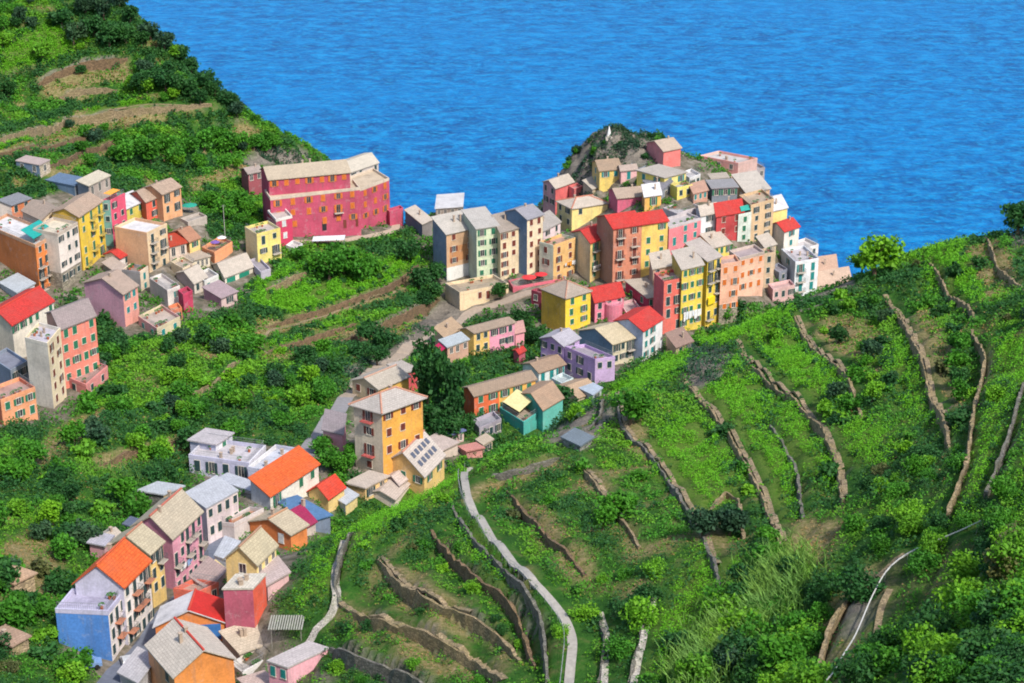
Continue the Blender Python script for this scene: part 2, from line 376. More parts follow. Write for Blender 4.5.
def build_walls():
    for idx, (q, hgt, tint, label, up) in enumerate(WALLW):
        mb = MB(); n = len(q); r = np.random.default_rng(idx)
        T = np.gradient(q, axis=0); T /= np.linalg.norm(T, axis=1)[:, None]+1e-9
        Nn = np.stack([-T[:, 1], T[:, 0]], 1)*up          # uphill normal
        rings = []; tops = np.array([max(ht(*(q[i]+Nn[i]*1.1)), h0(*q[i])) for i in range(n)])
        for _ in range(6): tops[1:-1] = .25*tops[:-2]+.5*tops[1:-1]+.25*tops[2:]
        for i in range(n):
            e = min(1, min(i, n-1-i)/(n-1)*6+.25); zc = h0(*q[i])
            up_z = tops[i]-.04+r.normal(0, .11)-(.35 if r.random() < .06 else 0); lo = min(ht(*(q[i]-Nn[i]*1.2)), zc-hgt/2*e)-.6
            j = r.normal(0, .09, 4)
            a = q[i]-Nn[i]*(.36+j[0]); b = q[i]-Nn[i]*(.2+j[1]); c = q[i]+Nn[i]*(.15+j[2]); d = q[i]+Nn[i]*(.3+j[3])
            rings.append([(*a, lo), (*b, up_z), (*c, up_z+r.normal(0, .06)), (*d, lo)])
        for A, B in zip(rings, rings[1:]):
            k = len(mb.v); mb.v += A+B
            mb.f += [(k, k+4, k+5, k+1), (k+1, k+5, k+6, k+2), (k+2, k+6, k+7, k+3)]; mb.m += [0]*3
        k0 = len(mb.v); mb.v += rings[0]+rings[-1]; mb.f += [(k0, k0+1, k0+2, k0+3), (k0+7, k0+6, k0+5, k0+4)]; mb.m += [0, 0]
        o = mb.put('terrace_wall', stonework(tint, 'dry_stone', 2.2)); tag(o, label, 'stone wall', 'dry stone terrace walls')
# ------------------------------------------------------------------ houses
ZOOM = {'R1': (0,130,4.268), 'R2': (0,260,4.018), 'R3': (190,130,4.017), 'R4': (410,170,4.267), 'R5': (540,110,5.694), 'R6': (640,130,4.018), 'R7': (520,220,4.878),
        'R8': (420,290,3.938), 'R9': (310,340,4.267), 'R10': (120,410,4.267), 'R11': (30,480,3.366), 'R12': (130,540,4.267), 'R14': (600,230,4.018), 'P': (0,0,1)}
START = {'R1': 334, 'R2': 267, 'R3': 360, 'R4': 400, 'R5': 414, 'R6': 390, 'R7': 380, 'R8': 302, 'R9': 270, 'R10': 232, 'R11': 185, 'R12': 185, 'R14': 387, 'P': 133}
SLATE, BROWN, ORANGE, RED, WHITE, DARK, CREAM = '#D6C9BA', '#BDA490', '#E86A34', '#D2403A', '#E4E2E4', '#8A8D96', '#E6DAC2'
SH = {'g': '#2E7A5C', 'd': '#2F4A4E', 'b': '#7A3B30', 'o': '#D9742E', 't': '#1F8C8C', 'y': '#8FA83A', 'w': '#D5D8DA'}
FOOT = []      # footprints, to keep plants out of the houses
BY = {}; REG = {}
DIAG = []
_wm = {}
def _win_mesh(kind, w, h, trim):
    k = ('win', w, h, trim)
    if k not in _wm:
        mb = MB(); f = .09
        mb.box(-w/2-f, w/2+f, -.05, .02, h, h+f, 0); mb.box(-w/2-f, -w/2, -.05, .02, 0, h, 0); mb.box(w/2, w/2+f, -.05, .02, 0, h, 0)
        mb.box(-w/2-f-.05, w/2+f+.05, -.12, .02, -.09, 0, 0); mb.box(-w/2, w/2, -.02, .03, 0, h, 1)
        mb.box(-.03, .03, -.035, -.02, 0, h, 0)
        _wm[k] = mb.mesh('window', [paint(trim, .7, 'window_trim'), glass()])
    return _wm[k]
def _shut_mesh(col, w, h):
    k = ('sh', col, w, h)
    if k not in _wm:
        mb = MB(); mb.box(-w/2, w/2, -.11, -.06, .02, h-.02, 0)
        for i in range(5): z = h*(.12+.17*i); mb.box(-w/2+.06, w/2-.06, -.125, -.11, z, z+.08, 0)
        _wm[k] = mb.mesh('shutter', paint(SH[col] if col in SH else col, .6, 'shutter_paint'))
    return _wm[k]
def _door_mesh(col):
    k = ('door', col)
    if k not in _wm:
        mb = MB(); mb.box(-.55, .55, -.04, .02, 0, 2.1, 1); mb.box(-.65, .65, -.08, .02, 2.1, 2.22, 0); mb.box(-.65, -.55, -.08, .02, 0, 2.1, 0); mb.box(.55, .65, -.08, .02, 0, 2.1, 0)
        mb.box(.38, .45, -.08, -.04, 1, 1.1, 0); _wm[k] = mb.mesh('door', [paint('#C9BFAE', .8), paint(col, .6)])
    return _wm[k]
def _balc_mesh(w, slab):
    k = ('ba', w, slab)
    if k not in _wm:
        mb = MB(); mb.box(-w/2, w/2, -.95, 0, -.14, 0, 0); m1 = mb.mesh('balcony', paint(slab, .9)); mb = MB()
        for x in np.linspace(-w/2+.04, w/2-.04, int(w/.16)): mb.bar((x, -.9, 0), (x, -.9, .95), .014)
        for x in (-w/2+.04, w/2-.04):
            for y in (-.25, -.5, -.72): mb.bar((x, y, 0), (x, y, .95), .014)
            mb.bar((x, -.9, .95), (x, 0, .95), .025)
        mb.bar((-w/2, -.9, .95), (w/2, -.9, .95), .03); m2 = mb.mesh('railing', paint('#5E6266', .5, 'iron'))
        _wm[k] = (m1, m2)
    return _wm[k]
def _pot_mesh():
    if 'pot' not in _wm:
        mb = MB(); mb.bar((0, 0, 0), (0, 0, .45), .2, 0, .27, 8)
        for i in range(26):
            a, e = random.uniform(0, 6.28), random.uniform(.2, 1.5); p = np.array([.45*math.cos(a)*math.cos(e), .45*math.sin(a)*math.cos(e), .55+.5*math.sin(e)])
            u = np.array([random.gauss(0, 1) for _ in range(3)])*.1; w = np.array([random.gauss(0, 1) for _ in range(3)])*.1; k = len(mb.v)
            mb.v += [tuple(p-u), tuple(p+w), tuple(p+u), tuple(p-w)]; mb.f.append((k, k+1, k+2, k+3)); mb.m.append(1)
        _wm['pot'] = mb.mesh('potted_plant', [paint('#B4623C', .8), paint('#3F7A2A', .8)])
    return _wm['pot']
def facade(root, A, B, zt, zlow, cols, rows, sh, seed, trim='#E6DECF', balc=0, slab='#C9BEB0', door=None, top=1.75, step=None, tall=0):
    """windows, shutters, balconies and a door on the wall that runs from A to B (left to right as seen from outside)"""
    rr = random.Random(seed); A = np.array(A[:2]); B = np.array(B[:2]); t = B-A; w = np.linalg.norm(t); t /= w; n = np.array([t[1], -t[0]])
    yaw = math.atan2(t[1], t[0]); H = zt-zlow
    if rows is None: rows = max(1, int((H-.2)/2.95))
    if cols is None: cols = max(1, round(w/2.9))
    if not rows or not cols: return
    step = step or min(3.1, max(2.45, (H-.3)/rows)); ww = min(1.0, w/cols*.42); 
    org = np.array(root.location)
    def put(me, x, z, parent=None, name=None):
        p = A + t*x + n*.002; o = link(name or me.name.split('.')[0], me)
        if parent is None: o.parent = root; o.location = (p[0]-org[0], p[1]-org[1], z-org[2]); o.rotation_euler = (0, 0, yaw)
        return o
    for r in range(rows):
        z = zt-top-step*r-.1
        if z < zlow-.6: break
        for c in range(cols):
            x = w*(c+.5)/cols + rr.uniform(-.2, .2); hh = rr.choice([1.3, 1.45, 1.45, 1.6])
            if rr.random() < .07: continue
            is_b = rr.random() < balc
            ground = r == rows-1 and z-zlow < 2.2
            if door and ground and c == cols//2:
                put(_door_mesh(door), x, max(z-.55, zlow-.1)); continue
            if is_b or rr.random() < tall: hh = 2.1
            zz = z - (hh-1.45)
            wo = put(_win_mesh(sh, round(ww, 1), hh, trim), x, zz)
            style = rr.random()
            if sh != 'n':
                leaf = round(ww, 1)/2
                offs = (-leaf/2-.01, leaf/2+.01) if style < .58 else (-round(ww, 1)/2-leaf/2-.1, round(ww, 1)/2+leaf/2+.1)
                if w/cols < 1.9 and style >= .58: offs = (-leaf/2-.01, leaf/2+.01)
                for k, dx in enumerate(offs):
                    s = link('shutter', _shut_mesh(sh, leaf, hh), wo); s.location = (dx, 0, 0)
            if is_b:
                bw = min(2.4, w/cols*.9); m1, m2 = _balc_mesh(round(bw, 1), slab); bo = put(m1, x, zz); link('railing', m2, bo)
def railing(root, pts, z, name='railing', hexs='#8C9094', h=.95):
    mb = MB()
    for a, b in zip(pts, pts[1:]):
        a = np.array(a[:2]); b = np.array(b[:2]); L = np.linalg.norm(b-a); n = max(2, int(L/.3))
        for i in range(n+1): p = a+(b-a)*i/n; mb.bar((*p, z), (*p, z+h), .018)
        mb.bar((*a, z+h), (*b, z+h), .03); mb.bar((*a, z+h*.5), (*b, z+h*.5), .015)
    return mb.put(name, paint(hexs, .5, 'iron'), root, uv=False)
def H(reg, L, C, R, base, wall, roof, rc, label=None, name='house', cat='house', hr=None, nL=None, nR=None, sh='g', shL=None, rk=None, balc=0, door=None, of=None, chim=None,
      ridge=None, par=None, rail=False, trim='#E6DECF', stone=0, y0=None, wk=None, slab='#C9BEB0', top=1.75, step=None, pots=0, zmin=None, tall=0, over=.35, depth=None, rc2=None):
    ox, oy, s = ZOOM[reg]; seed = len(DIAG)+17; rr = random.Random(seed)
    f = lambda p: (ox+p[0]/s, oy+p[1]/s)
    L, C, R = f(L), f(C), f(R); by = oy+base/s; bx = C[0]+(512-C[0])*(by-C[1])/(4920-C[1])
    g = hit(bx, by, y0 or START[reg]); d = ray(*C); zt = CAMZ + d[2]*g[1]/d[1]
    pC = np.array([d[0]*g[1]/d[1], g[1]]); pL = at_z(*L, zt)[:2]; pR = at_z(*R, zt)[:2]
    if depth: # keep only the direction of the left side, give it a set length
        v = pL-pC; pL = pC+v/np.linalg.norm(v)*depth
    vL, vR = pL-pC, pR-pC; lL, lR = np.linalg.norm(vL), np.linalg.norm(vR)
    ang = math.degrees(math.acos(np.clip(vL@vR/(lL*lR), -1, 1)))
    # nudge badly skewed corners back towards a right angle by turning the shorter side
    lim = (64, 114)
    if ang < lim[0] or ang > lim[1]:
        fix = math.radians((lim[0] if ang < lim[0] else lim[1]) - ang); sgn = np.sign(vR[0]*vL[1]-vR[1]*vL[0])
        if lL <= lR: a = fix*sgn; v = vL
        else: a = -fix*sgn; v = vR
        v2 = np.array([v[0]*math.cos(a)-v[1]*math.sin(a), v[0]*math.sin(a)+v[1]*math.cos(a)])
        if lL <= lR: vL = v2
        else: vR = v2
    pL, pR = pC+vL, pC+vR; pB = pC+vL+vR
    foot = [pC, pR, pB, pL]; zs = [ht(*p) for p in foot]; zb = min(zs)-1.2
    if zmin is not None: zb = max(zb, zmin)
    DIAG.append((reg, label or '-', round(ang), round(lL, 1), round(lR, 1), round(zt-g[2], 1), round(g[1]), round(g[2], 1)))
    FOOT.append(foot)
    cen = (pL+pR)/2
    root = of
    if root is None:
        root = empty(name, (cen[0], cen[1], min(zs))); tag(root, label, cat)
    Pt = lambda a, b, z: (*(pC + vR*a + vL*b), z)
    if hr is None: hr = {'gR': lL, 'gL': lR, 'hip': min(lL, lR), 'sR': lL*.7, 'sL': lR*.7}.get(roof, 0)*.19
    w1, w2 = (wall if isinstance(wall, tuple) else (wall, wall))  # pairs often hold a shaded left and a lit right tone of one colour
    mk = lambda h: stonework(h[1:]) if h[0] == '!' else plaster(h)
    M1, M2 = mk(w1), mk(w2); MT = stonework('#A79C8C')
    # walls: L side uses M1, R side uses M2
    wallz = zt-.75 if roof == 'flat' else zt
    mb = MB(); c4 = [(0, 0), (1, 0), (1, 1), (0, 1)]
    split = stone and wallz-zb-1.2 > stone+2
    zmid = max(zs)+stone if split else zb
    mb.v = [Pt(a, b, zb) for a, b in c4]+[Pt(a, b, zmid if split else zb) for a, b in c4]+[Pt(a, b, wallz) for a, b in c4]
    lo = 4
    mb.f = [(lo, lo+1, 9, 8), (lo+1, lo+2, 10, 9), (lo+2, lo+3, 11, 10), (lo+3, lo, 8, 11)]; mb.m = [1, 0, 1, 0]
    if split:
        mb.f += [(0, 1, 5, 4), (1, 2, 6, 5), (2, 3, 7, 6), (3, 0, 4, 7)]; mb.m += [2]*4
    k = len(mb.v)
    if roof == 'gR':
        mb.v += [Pt(0, .5, zt+hr), Pt(1, .5, zt+hr)]; mb.f += [(11, 8, k), (9, 10, k+1)]; mb.m += [0, 0]
    elif roof == 'gL':
        mb.v += [Pt(.5, 0, zt+hr), Pt(.5, 1, zt+hr)]; mb.f += [(8, 9, k), (10, 11, k+1)]; mb.m += [1, 1]
    elif roof == 'sR':
        mb.v += [Pt(0, 1, zt+hr), Pt(1, 1, zt+hr)]; mb.f += [(11, 8, k), (9, 10, k+1), (10, 11, k, k+1)]; mb.m += [0, 0, 1]
    elif roof == 'sL':
        mb.v += [Pt(1, 0, zt+hr), Pt(1, 1, zt+hr)]; mb.f += [(8, 9, k), (10, 11, k+1), (9, 10, k+1, k)]; mb.m += [1, 1, 0]
    mb.put('wall', [M1, M2, MT], root)
    # roof
    rk = rk or {SLATE: 'slate', BROWN: 'tile', ORANGE: 'tile', RED: 'tile', WHITE: 'flat', DARK: 'slate', CREAM: 'slate'}.get(rc, 'slate')
    RM = roofing(rc, 'flat' if roof == 'flat' else rk); mb = MB(); oa, ob = over/lR, over/lL; ro = None; lift = .05
    if roof == 'flat':
        mb.quadbox([Pt(a, b, wallz) for a, b in c4], [Pt(a, b, wallz+.06) for a, b in c4]); ro = mb.put('roof', RM, root)
        mb = MB(); q = .22; ia, ib = q/lR, q/lL; zp = wallz+.062
        o4 = [(0-.03/lR, 0-.03/lL), (1+.03/lR, -.03/lL), (1+.03/lR, 1+.03/lL), (-.03/lR, 1+.03/lL)]; i4 = [(ia, ib), (1-ia, ib), (1-ia, 1-ib), (ia, 1-ib)]; ptop = zt
        for i in range(4):
            j = (i+1) % 4
            mb.quadbox([Pt(*o4[i], zp), Pt(*o4[j], zp), Pt(*i4[j], zp), Pt(*i4[i], zp)], [Pt(*o4[i], ptop), Pt(*o4[j], ptop), Pt(*i4[j], ptop), Pt(*i4[i], ptop)], 1 if i % 2 == 0 else 0)
        pm = [plaster(par), plaster(par)] if par else [M1, M2]
        mb.put('parapet', pm, root)
        if rail: railing(root, [Pt(.02, .97, 0), Pt(.02, .02, 0), Pt(.97, .02, 0), Pt(.97, .97, 0)], zt+.002)
        for i in range(pots):
            o = link('potted_plant', _pot_mesh(), root); q = Pt(rr.uniform(.1, .9), rr.choice([.12, .2, .8]), wallz+.061); o.location = np.array(q)-np.array(root.location)
    elif roof == 'slab':
        mb.quadbox([Pt(a, b, zt+.003) for a, b in [(-oa, -ob), (1+oa, -ob), (1+oa, 1+ob), (-oa, 1+ob)]], [Pt(a, b, zt+.25) for a, b in [(-oa, -ob), (1+oa, -ob), (1+oa, 1+ob), (-oa, 1+ob)]]); ro = mb.put('roof', RM, root)
    else:
        if roof == 'gR': top_ = [(-oa, -ob, -hr*2*ob), (1+oa, -ob, -hr*2*ob), (1+oa, .5, hr), (-oa, .5, hr), (1+oa, 1+ob, -hr*2*ob), (-oa, 1+ob, -hr*2*ob)]; fs = [(0, 1, 2, 3), (3, 2, 4, 5)]; rl = [(3, 2)]
        elif roof == 'gL': top_ = [(-oa, -ob, -hr*2*oa), (-oa, 1+ob, -hr*2*oa), (.5, 1+ob, hr), (.5, -ob, hr), (1+oa, 1+ob, -hr*2*oa), (1+oa, -ob, -hr*2*oa)]; fs = [(0, 3, 2, 1), (3, 5, 4, 2)]; rl = [(3, 2)]
        elif roof == 'sR': top_ = [(-oa, -ob, -hr*ob), (1+oa, -ob, -hr*ob), (1+oa, 1+ob, hr*(1+ob)), (-oa, 1+ob, hr*(1+ob))]; fs = [(0, 1, 2, 3)]; rl = []
        elif roof == 'sL': top_ = [(-oa, -ob, -hr*oa), (1+oa, -ob, hr*(1+oa)), (1+oa, 1+ob, hr*(1+oa)), (-oa, 1+ob, -hr*oa)]; fs = [(0, 1, 2, 3)]; rl = []
        else:  # hip
            if lR >= lL: r_ = .5*lL/lR*.95; m1, m2 = (r_, .5), (1-r_, .5)
            else: r_ = .5*lR/lL*.95; m1, m2 = (.5, r_), (.5, 1-r_)
            e = -hr*2*over/min(lL, lR)
            top_ = [(-oa, -ob, e), (1+oa, -ob, e), (1+oa, 1+ob, e), (-oa, 1+ob, e), (*m1, hr), (*m2, hr)]
            if lR >= lL: fs = [(0, 1, 5, 4), (1, 2, 5), (2, 3, 4, 5), (3, 0, 4)]; rl = [(4, 5), (0, 4), (3, 4), (1, 5), (2, 5)]
            else: fs = [(0, 1, 4), (1, 2, 5, 4), (2, 3, 5), (3, 0, 4, 5)]; rl = [(4, 5), (0, 4), (1, 4), (2, 5), (3, 5)]
        tv = [Pt(a, b, zt+z+.22) for a, b, z in top_]; mb.solid(tv, fs, .2); 
        if rc2: mb.m[0] = mb.m[1] = 1
        ro = mb.put('roof', [RM, roofing(rc2, 'sheet')] if rc2 else RM, root)
        if ridge:
            mb = MB()
            for i, j in rl: mb.bar(np.array(tv[i])+[0, 0, .05], np.array(tv[j])+[0, 0, .05], .17, seg=6)
            mb.put('ridge_cap', paint(ridge, .85, 'ridge_tile'), ro, root.location)
    if ro is not None and (chim if chim is not None else (roof not in ('flat', 'slab') and rr.random() < .5)):
        for q in range(chim if isinstance(chim, int) and chim > 1 else 1):
            a, b = rr.uniform(.2, .8), rr.uniform(.4, .62); zc = wallz if roof in ('flat', 'slab') else zt+hr*.5
            c = pC+vR*a+vL*b; mb = MB(); u = vR/lR*.22; w_ = vL/lL*.22; q4 = [c-u-w_, c+u-w_, c+u+w_, c-u+w_]; hc = (hr*.5+.75) if roof not in ('flat', 'slab') else 1.0
            mb.quadbox([(*p, zc) for p in q4], [(*p, zc+hc) for p in q4]); q5 = [c+(p-c)*1.3 for p in q4]
            mb.quadbox([(*p, zc+hc) for p in q5], [(*p, zc+hc+.12) for p in q5]); mb.put('chimney', paint('#B8A492', .9, 'chimney_render'), ro, root.location)
    kw = dict(trim=trim, balc=balc, slab=slab, step=step, tall=tall)
    topo = top + (.5 if roof == 'flat' else 0)
    def fac(n, A, B, s_, sd, dr):
        if n == 0 or n == (0, 0): return
        c, r = n if isinstance(n, tuple) else (None, None)
        zl = max(ht(*A), ht(*B)); facade(root, A, B, zt, zl, c, r, s_, sd, door=dr, top=topo, **kw)
    fac(nL, pL, pC, shL or sh, seed*3, None); fac(nR, pC, pR, sh, seed*3+1, door)
    if label: REG[label] = (root, Pt, zt, wallz, max(zs), lR, lL)
    return root, Pt, zt, wallz, g
# ------------------------------------------------------------------ the village, house by house (corner points read off the photograph: left, near, right eaves and foot)
# --- left village
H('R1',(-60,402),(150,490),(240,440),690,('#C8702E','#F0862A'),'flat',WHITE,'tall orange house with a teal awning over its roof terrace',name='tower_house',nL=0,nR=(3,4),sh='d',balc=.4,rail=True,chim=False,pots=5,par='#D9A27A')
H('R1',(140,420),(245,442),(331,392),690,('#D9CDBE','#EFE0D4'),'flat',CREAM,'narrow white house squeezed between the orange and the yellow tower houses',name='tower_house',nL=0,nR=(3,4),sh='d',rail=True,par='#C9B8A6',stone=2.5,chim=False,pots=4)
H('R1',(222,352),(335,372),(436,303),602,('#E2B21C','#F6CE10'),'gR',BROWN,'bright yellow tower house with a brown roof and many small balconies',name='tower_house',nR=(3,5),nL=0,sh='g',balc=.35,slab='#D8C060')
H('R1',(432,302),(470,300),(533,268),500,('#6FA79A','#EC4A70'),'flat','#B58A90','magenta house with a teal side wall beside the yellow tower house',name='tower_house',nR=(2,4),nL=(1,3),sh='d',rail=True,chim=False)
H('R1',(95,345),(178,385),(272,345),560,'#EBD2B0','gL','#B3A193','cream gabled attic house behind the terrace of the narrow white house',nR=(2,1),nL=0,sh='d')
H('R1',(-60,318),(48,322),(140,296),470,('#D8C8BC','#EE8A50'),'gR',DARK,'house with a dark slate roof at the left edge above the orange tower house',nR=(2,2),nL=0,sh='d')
H('R1',(180,212),(318,240),(385,212),285,('#5E7B96','#8C98A4'),'slab','#6E88A8','low slate hut in shaded blue-grey under the garden slope',name='hut',nR=0,nL=0,over=.2)  # shadow on the hut is put into its dark blue tones
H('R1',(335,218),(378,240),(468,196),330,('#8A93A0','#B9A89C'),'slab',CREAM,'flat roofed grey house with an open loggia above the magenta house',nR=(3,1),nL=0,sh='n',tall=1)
H('R1',(68,133),(168,152),(212,130),212,('#6F86A0','!D2C0AA'),'slab','#C9B6B0','small stone hut standing alone on the slope above the left village',name='hut',nL=(2,1),nR=(1,1),sh='n',over=.15)  # blue-grey left wall: its shadow painted as wall colour
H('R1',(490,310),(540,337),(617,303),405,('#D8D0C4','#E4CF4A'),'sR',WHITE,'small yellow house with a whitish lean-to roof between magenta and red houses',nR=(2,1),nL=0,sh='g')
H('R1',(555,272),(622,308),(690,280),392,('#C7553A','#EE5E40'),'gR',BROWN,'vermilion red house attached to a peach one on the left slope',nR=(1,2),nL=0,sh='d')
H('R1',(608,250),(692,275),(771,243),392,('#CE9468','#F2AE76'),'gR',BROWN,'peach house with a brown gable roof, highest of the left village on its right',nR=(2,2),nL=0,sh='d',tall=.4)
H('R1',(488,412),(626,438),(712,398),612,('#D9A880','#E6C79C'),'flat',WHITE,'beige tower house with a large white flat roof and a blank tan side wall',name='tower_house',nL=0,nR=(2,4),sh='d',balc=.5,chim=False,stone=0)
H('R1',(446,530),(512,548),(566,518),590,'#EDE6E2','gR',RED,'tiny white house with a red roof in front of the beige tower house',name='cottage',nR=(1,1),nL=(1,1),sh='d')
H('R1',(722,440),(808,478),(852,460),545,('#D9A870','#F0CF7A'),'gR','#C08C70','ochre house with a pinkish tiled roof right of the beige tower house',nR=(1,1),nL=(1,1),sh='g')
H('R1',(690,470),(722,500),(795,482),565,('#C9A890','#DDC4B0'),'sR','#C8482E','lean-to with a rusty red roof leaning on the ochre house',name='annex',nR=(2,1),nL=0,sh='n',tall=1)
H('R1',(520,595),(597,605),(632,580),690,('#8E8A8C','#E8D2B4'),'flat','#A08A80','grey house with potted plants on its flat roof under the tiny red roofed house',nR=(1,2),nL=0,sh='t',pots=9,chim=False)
H('R3',(-60,500),(0,528),(78,508),560,'#EAD9BE','slab','#CDBBA8','cream house with a row of arched openings below the ochre house',nR=(4,1),nL=0,sh='n')
H('R3',(48,470),(98,492),(170,448),545,('#D88A5C','#F2A26A'),'flat','#C8906A','peach house with a parasol filled roof terrace beside the lamp post',nR=(2,1),nL=(1,1),sh='g',rail=True,pots=6,chim=False)
H('R3',(88,542),(140,592),(246,548),618,'#E9DFCB','gR',SLATE,'low cream house with two green garage doors below the yellow garden house',nR=0,nL=0,chim=False)
H('R3',(18,580),(58,606),(114,580),655,('#DADBD8','#ECE9E2'),'flat','#A9A2A0','white cube house with two tall blue-green shutters',nR=(2,1),nL=(1,1),sh='t',tall=1,chim=False)
H('R3',(55,648),(125,676),(188,650),715,('#B78A9A','#D9B9B4'),'sR','#B9A3A8','pink-grey house with a lean-to roof at the foot of the left village',nR=(1,1),nL=0,sh='d')
H('R3',(220,388),(268,418),(362,393),545,('#E9DCA4','#F3DF74'),'flat','#CDBEB4','pale yellow house with plants on its flat roof below the crimson mansion',nR=(2,2),nL=0,sh='d',tall=.5,pots=8,rail=True,chim=False,balc=.3)
H('R2',(0,93),(68,132),(132,95),165,('#C3CDD6','#D9DEE0'),'slab','#CBD2D8','small pale blue-white flat house beneath the orange tower house',name='cottage',nR=(1,1),nL=0,sh='d')
H('R2',(338,92),(494,138),(552,103),272,('#D69AAE','#F0A08E'),'gR','#BCA697','long lilac-pink house with a blank side wall and four dark green windows',nR=(2,2),nL=0,sh='t')
H('R2',(600,72),(672,122),(722,102),190,('#D8CBC4','#EDE4DC'),'flat','#CFC8C4','white house with a cluttered white roof terrace in the lower left village',nR=(2,1),nL=0,sh='t',rail=True,pots=5,chim=False)
H('R2',(715,120),(735,138),(770,122),215,'#C92A58','flat','#A04A5A','narrow crimson annex with a green door beside the white terrace house',name='annex',nR=0,nL=0,door='#2E6B4A',chim=False)
H('R2',(675,185),(690,205),(728,190),250,('#E0864E','#EE7E4A'),'flat','#C79A80','small orange annex under the white terrace house',name='annex',nR=(1,1),nL=0,sh='d',chim=False)
H('R2',(555,225),(630,275),(692,222),310,('#E2A8A4','#DCCBA4'),'flat','#C8B8AC','pink and cream house with a plant filled roof terrace over the green gully',nR=(2,1),nL=(2,1),sh='t',rail=True,pots=10,chim=False)
# --- lower left: white tower group
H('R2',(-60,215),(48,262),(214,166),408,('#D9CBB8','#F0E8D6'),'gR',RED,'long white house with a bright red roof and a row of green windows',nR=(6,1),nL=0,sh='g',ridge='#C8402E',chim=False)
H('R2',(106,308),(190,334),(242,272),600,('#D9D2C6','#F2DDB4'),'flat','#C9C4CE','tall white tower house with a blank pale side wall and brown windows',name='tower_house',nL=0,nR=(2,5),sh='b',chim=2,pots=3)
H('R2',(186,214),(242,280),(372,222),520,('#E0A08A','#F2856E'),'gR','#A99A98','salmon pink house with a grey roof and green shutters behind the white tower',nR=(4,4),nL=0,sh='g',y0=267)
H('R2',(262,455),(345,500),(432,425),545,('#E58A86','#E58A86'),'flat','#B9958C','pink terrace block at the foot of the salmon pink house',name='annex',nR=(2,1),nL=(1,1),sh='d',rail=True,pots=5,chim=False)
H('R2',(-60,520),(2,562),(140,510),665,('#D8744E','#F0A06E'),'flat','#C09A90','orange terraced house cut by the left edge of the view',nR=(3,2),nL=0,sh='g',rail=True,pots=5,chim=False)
# --- crimson mansion
CR = '#B83A5C'
m, P1, zt, wz, g = H('R3',(300,238),(322,272),(682,230),432,(CR,'#C24062'),'flat','#D2BFA6','huge crimson mansion with orange shuttered windows on the left cliff',name='mansion',cat='mansion',nR=(6,3),nL=0,sh='o',trim='#D08A5A',par='#D4C2AC',chim=False,balc=.12,step=3.0)
H('R3',(655,190),(682,236),(800,192),398,(CR,'#C24062'),'flat','#D2BFA6',of=m,nR=(3,3),nL=0,sh='o',trim='#D08A5A',par='#D4C2AC',chim=False)
H('R3',(285,160),(316,200),(642,170),405,(CR,'#BC3C5E'),'gR','#CBBBA4',of=m,nR=(7,1),nL=0,sh='o',trim='#D08A5A',chim=2,hr=2.0)
H('R3',(620,130),(642,172),(757,132),335,(CR,'#CDBFB6'),'gR','#DDD3C2',of=m,nR=(4,1),nL=0,sh='d',chim=False,hr=1.6,tall=1)
H('R3',(205,160),(234,176),(288,165),260,('#8E4A4E','#A04A54'),'gR','#B3A49C','small dull red house at the left end of the crimson mansion',nR=(2,1),nL=0,sh='n',hr=1)
H('R3',(312,322),(345,358),(410,343),472,('#B01F4A','#CE2456'),'flat','#CDBFB8','crimson stair tower with a white railed roof in front of the mansion',name='tower_house',nR=(1,2),nL=0,sh='w',par='#E2DAD4',chim=False)
H('R3',(790,318),(802,328),(856,312),385,(CR,'#C24062'),'flat','#C98A90','low crimson wing with a white plaque at the right end of the mansion',name='annex',nR=0,nL=0,door='#7A1A34',chim=False)
# --- roofs behind the saddle
H('R4',(118,112),(110,166),(222,158),200,('#8E847A','#9A8C80'),'sR',WHITE,'low house with a whitish sheet roof at the cliff edge above the cove',nR=(4,1),nL=0,sh='n',rk='sheet',hr=.25,y0=400)
H('R4',(0,110),(0,162),(106,158),198,('#B9A890','#E4CB48'),'sR',SLATE,'low yellow walled house under a grey roof left of the whitish sheet roof',nR=(2,1),nL=0,sh='n',hr=.3,y0=400)
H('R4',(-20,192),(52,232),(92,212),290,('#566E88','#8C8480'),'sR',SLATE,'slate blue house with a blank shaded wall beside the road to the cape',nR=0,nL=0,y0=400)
# --- cape, front row on the cliff
H('R4',(97,240),(155,275),(282,246),475,('#7690AA','#CFA57C'),'sR','#CFC8BE','weathered brown house with peeling walls at the left end of the cape row',name='tower_house',nR=(2,3),nL=0,sh='b',hr=2.2,y0=400,chim=2)  # slate blue of the left wall stands for the shadow on it
H('R4',(225,200),(284,252),(378,238),492,('#B9C8B4','#CFDDB8'),'sR','#C9C4BE','pale green tower house with green shutters next to the weathered brown one',name='tower_house',nR=(2,5),nL=0,sh='g',hr=1.6,y0=400)
H('R4',(350,222),(386,268),(498,240),482,('#D9C7A0','#EFD8AE'),'sR','#B3A69A','cream tower house with dark red shutters in the cape row',name='tower_house',nR=(3,5),nL=0,sh='b',hr=1.6,y0=400)
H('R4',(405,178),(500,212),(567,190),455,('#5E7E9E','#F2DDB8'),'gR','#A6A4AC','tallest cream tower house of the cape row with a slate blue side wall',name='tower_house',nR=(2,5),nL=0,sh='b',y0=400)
H('R4',(530,238),(568,262),(642,222),330,('#D8CFD0','#EBD3D6'),'sR','#B9B2AC','small white-pink house squeezed behind the tallest cream tower',nR=(2,1),nL=0,sh='d',hr=1.5,y0=400)
H('R4',(552,305),(612,322),(706,288),482,('#CFD6BE','#F0BE72'),'flat','#C9A08C','ochre house with orange shutters and a plant filled roof terrace on the cape',name='tower_house',nR=(2,4),nL=(1,2),sh='b',rail=True,pots=9,chim=False,y0=400)
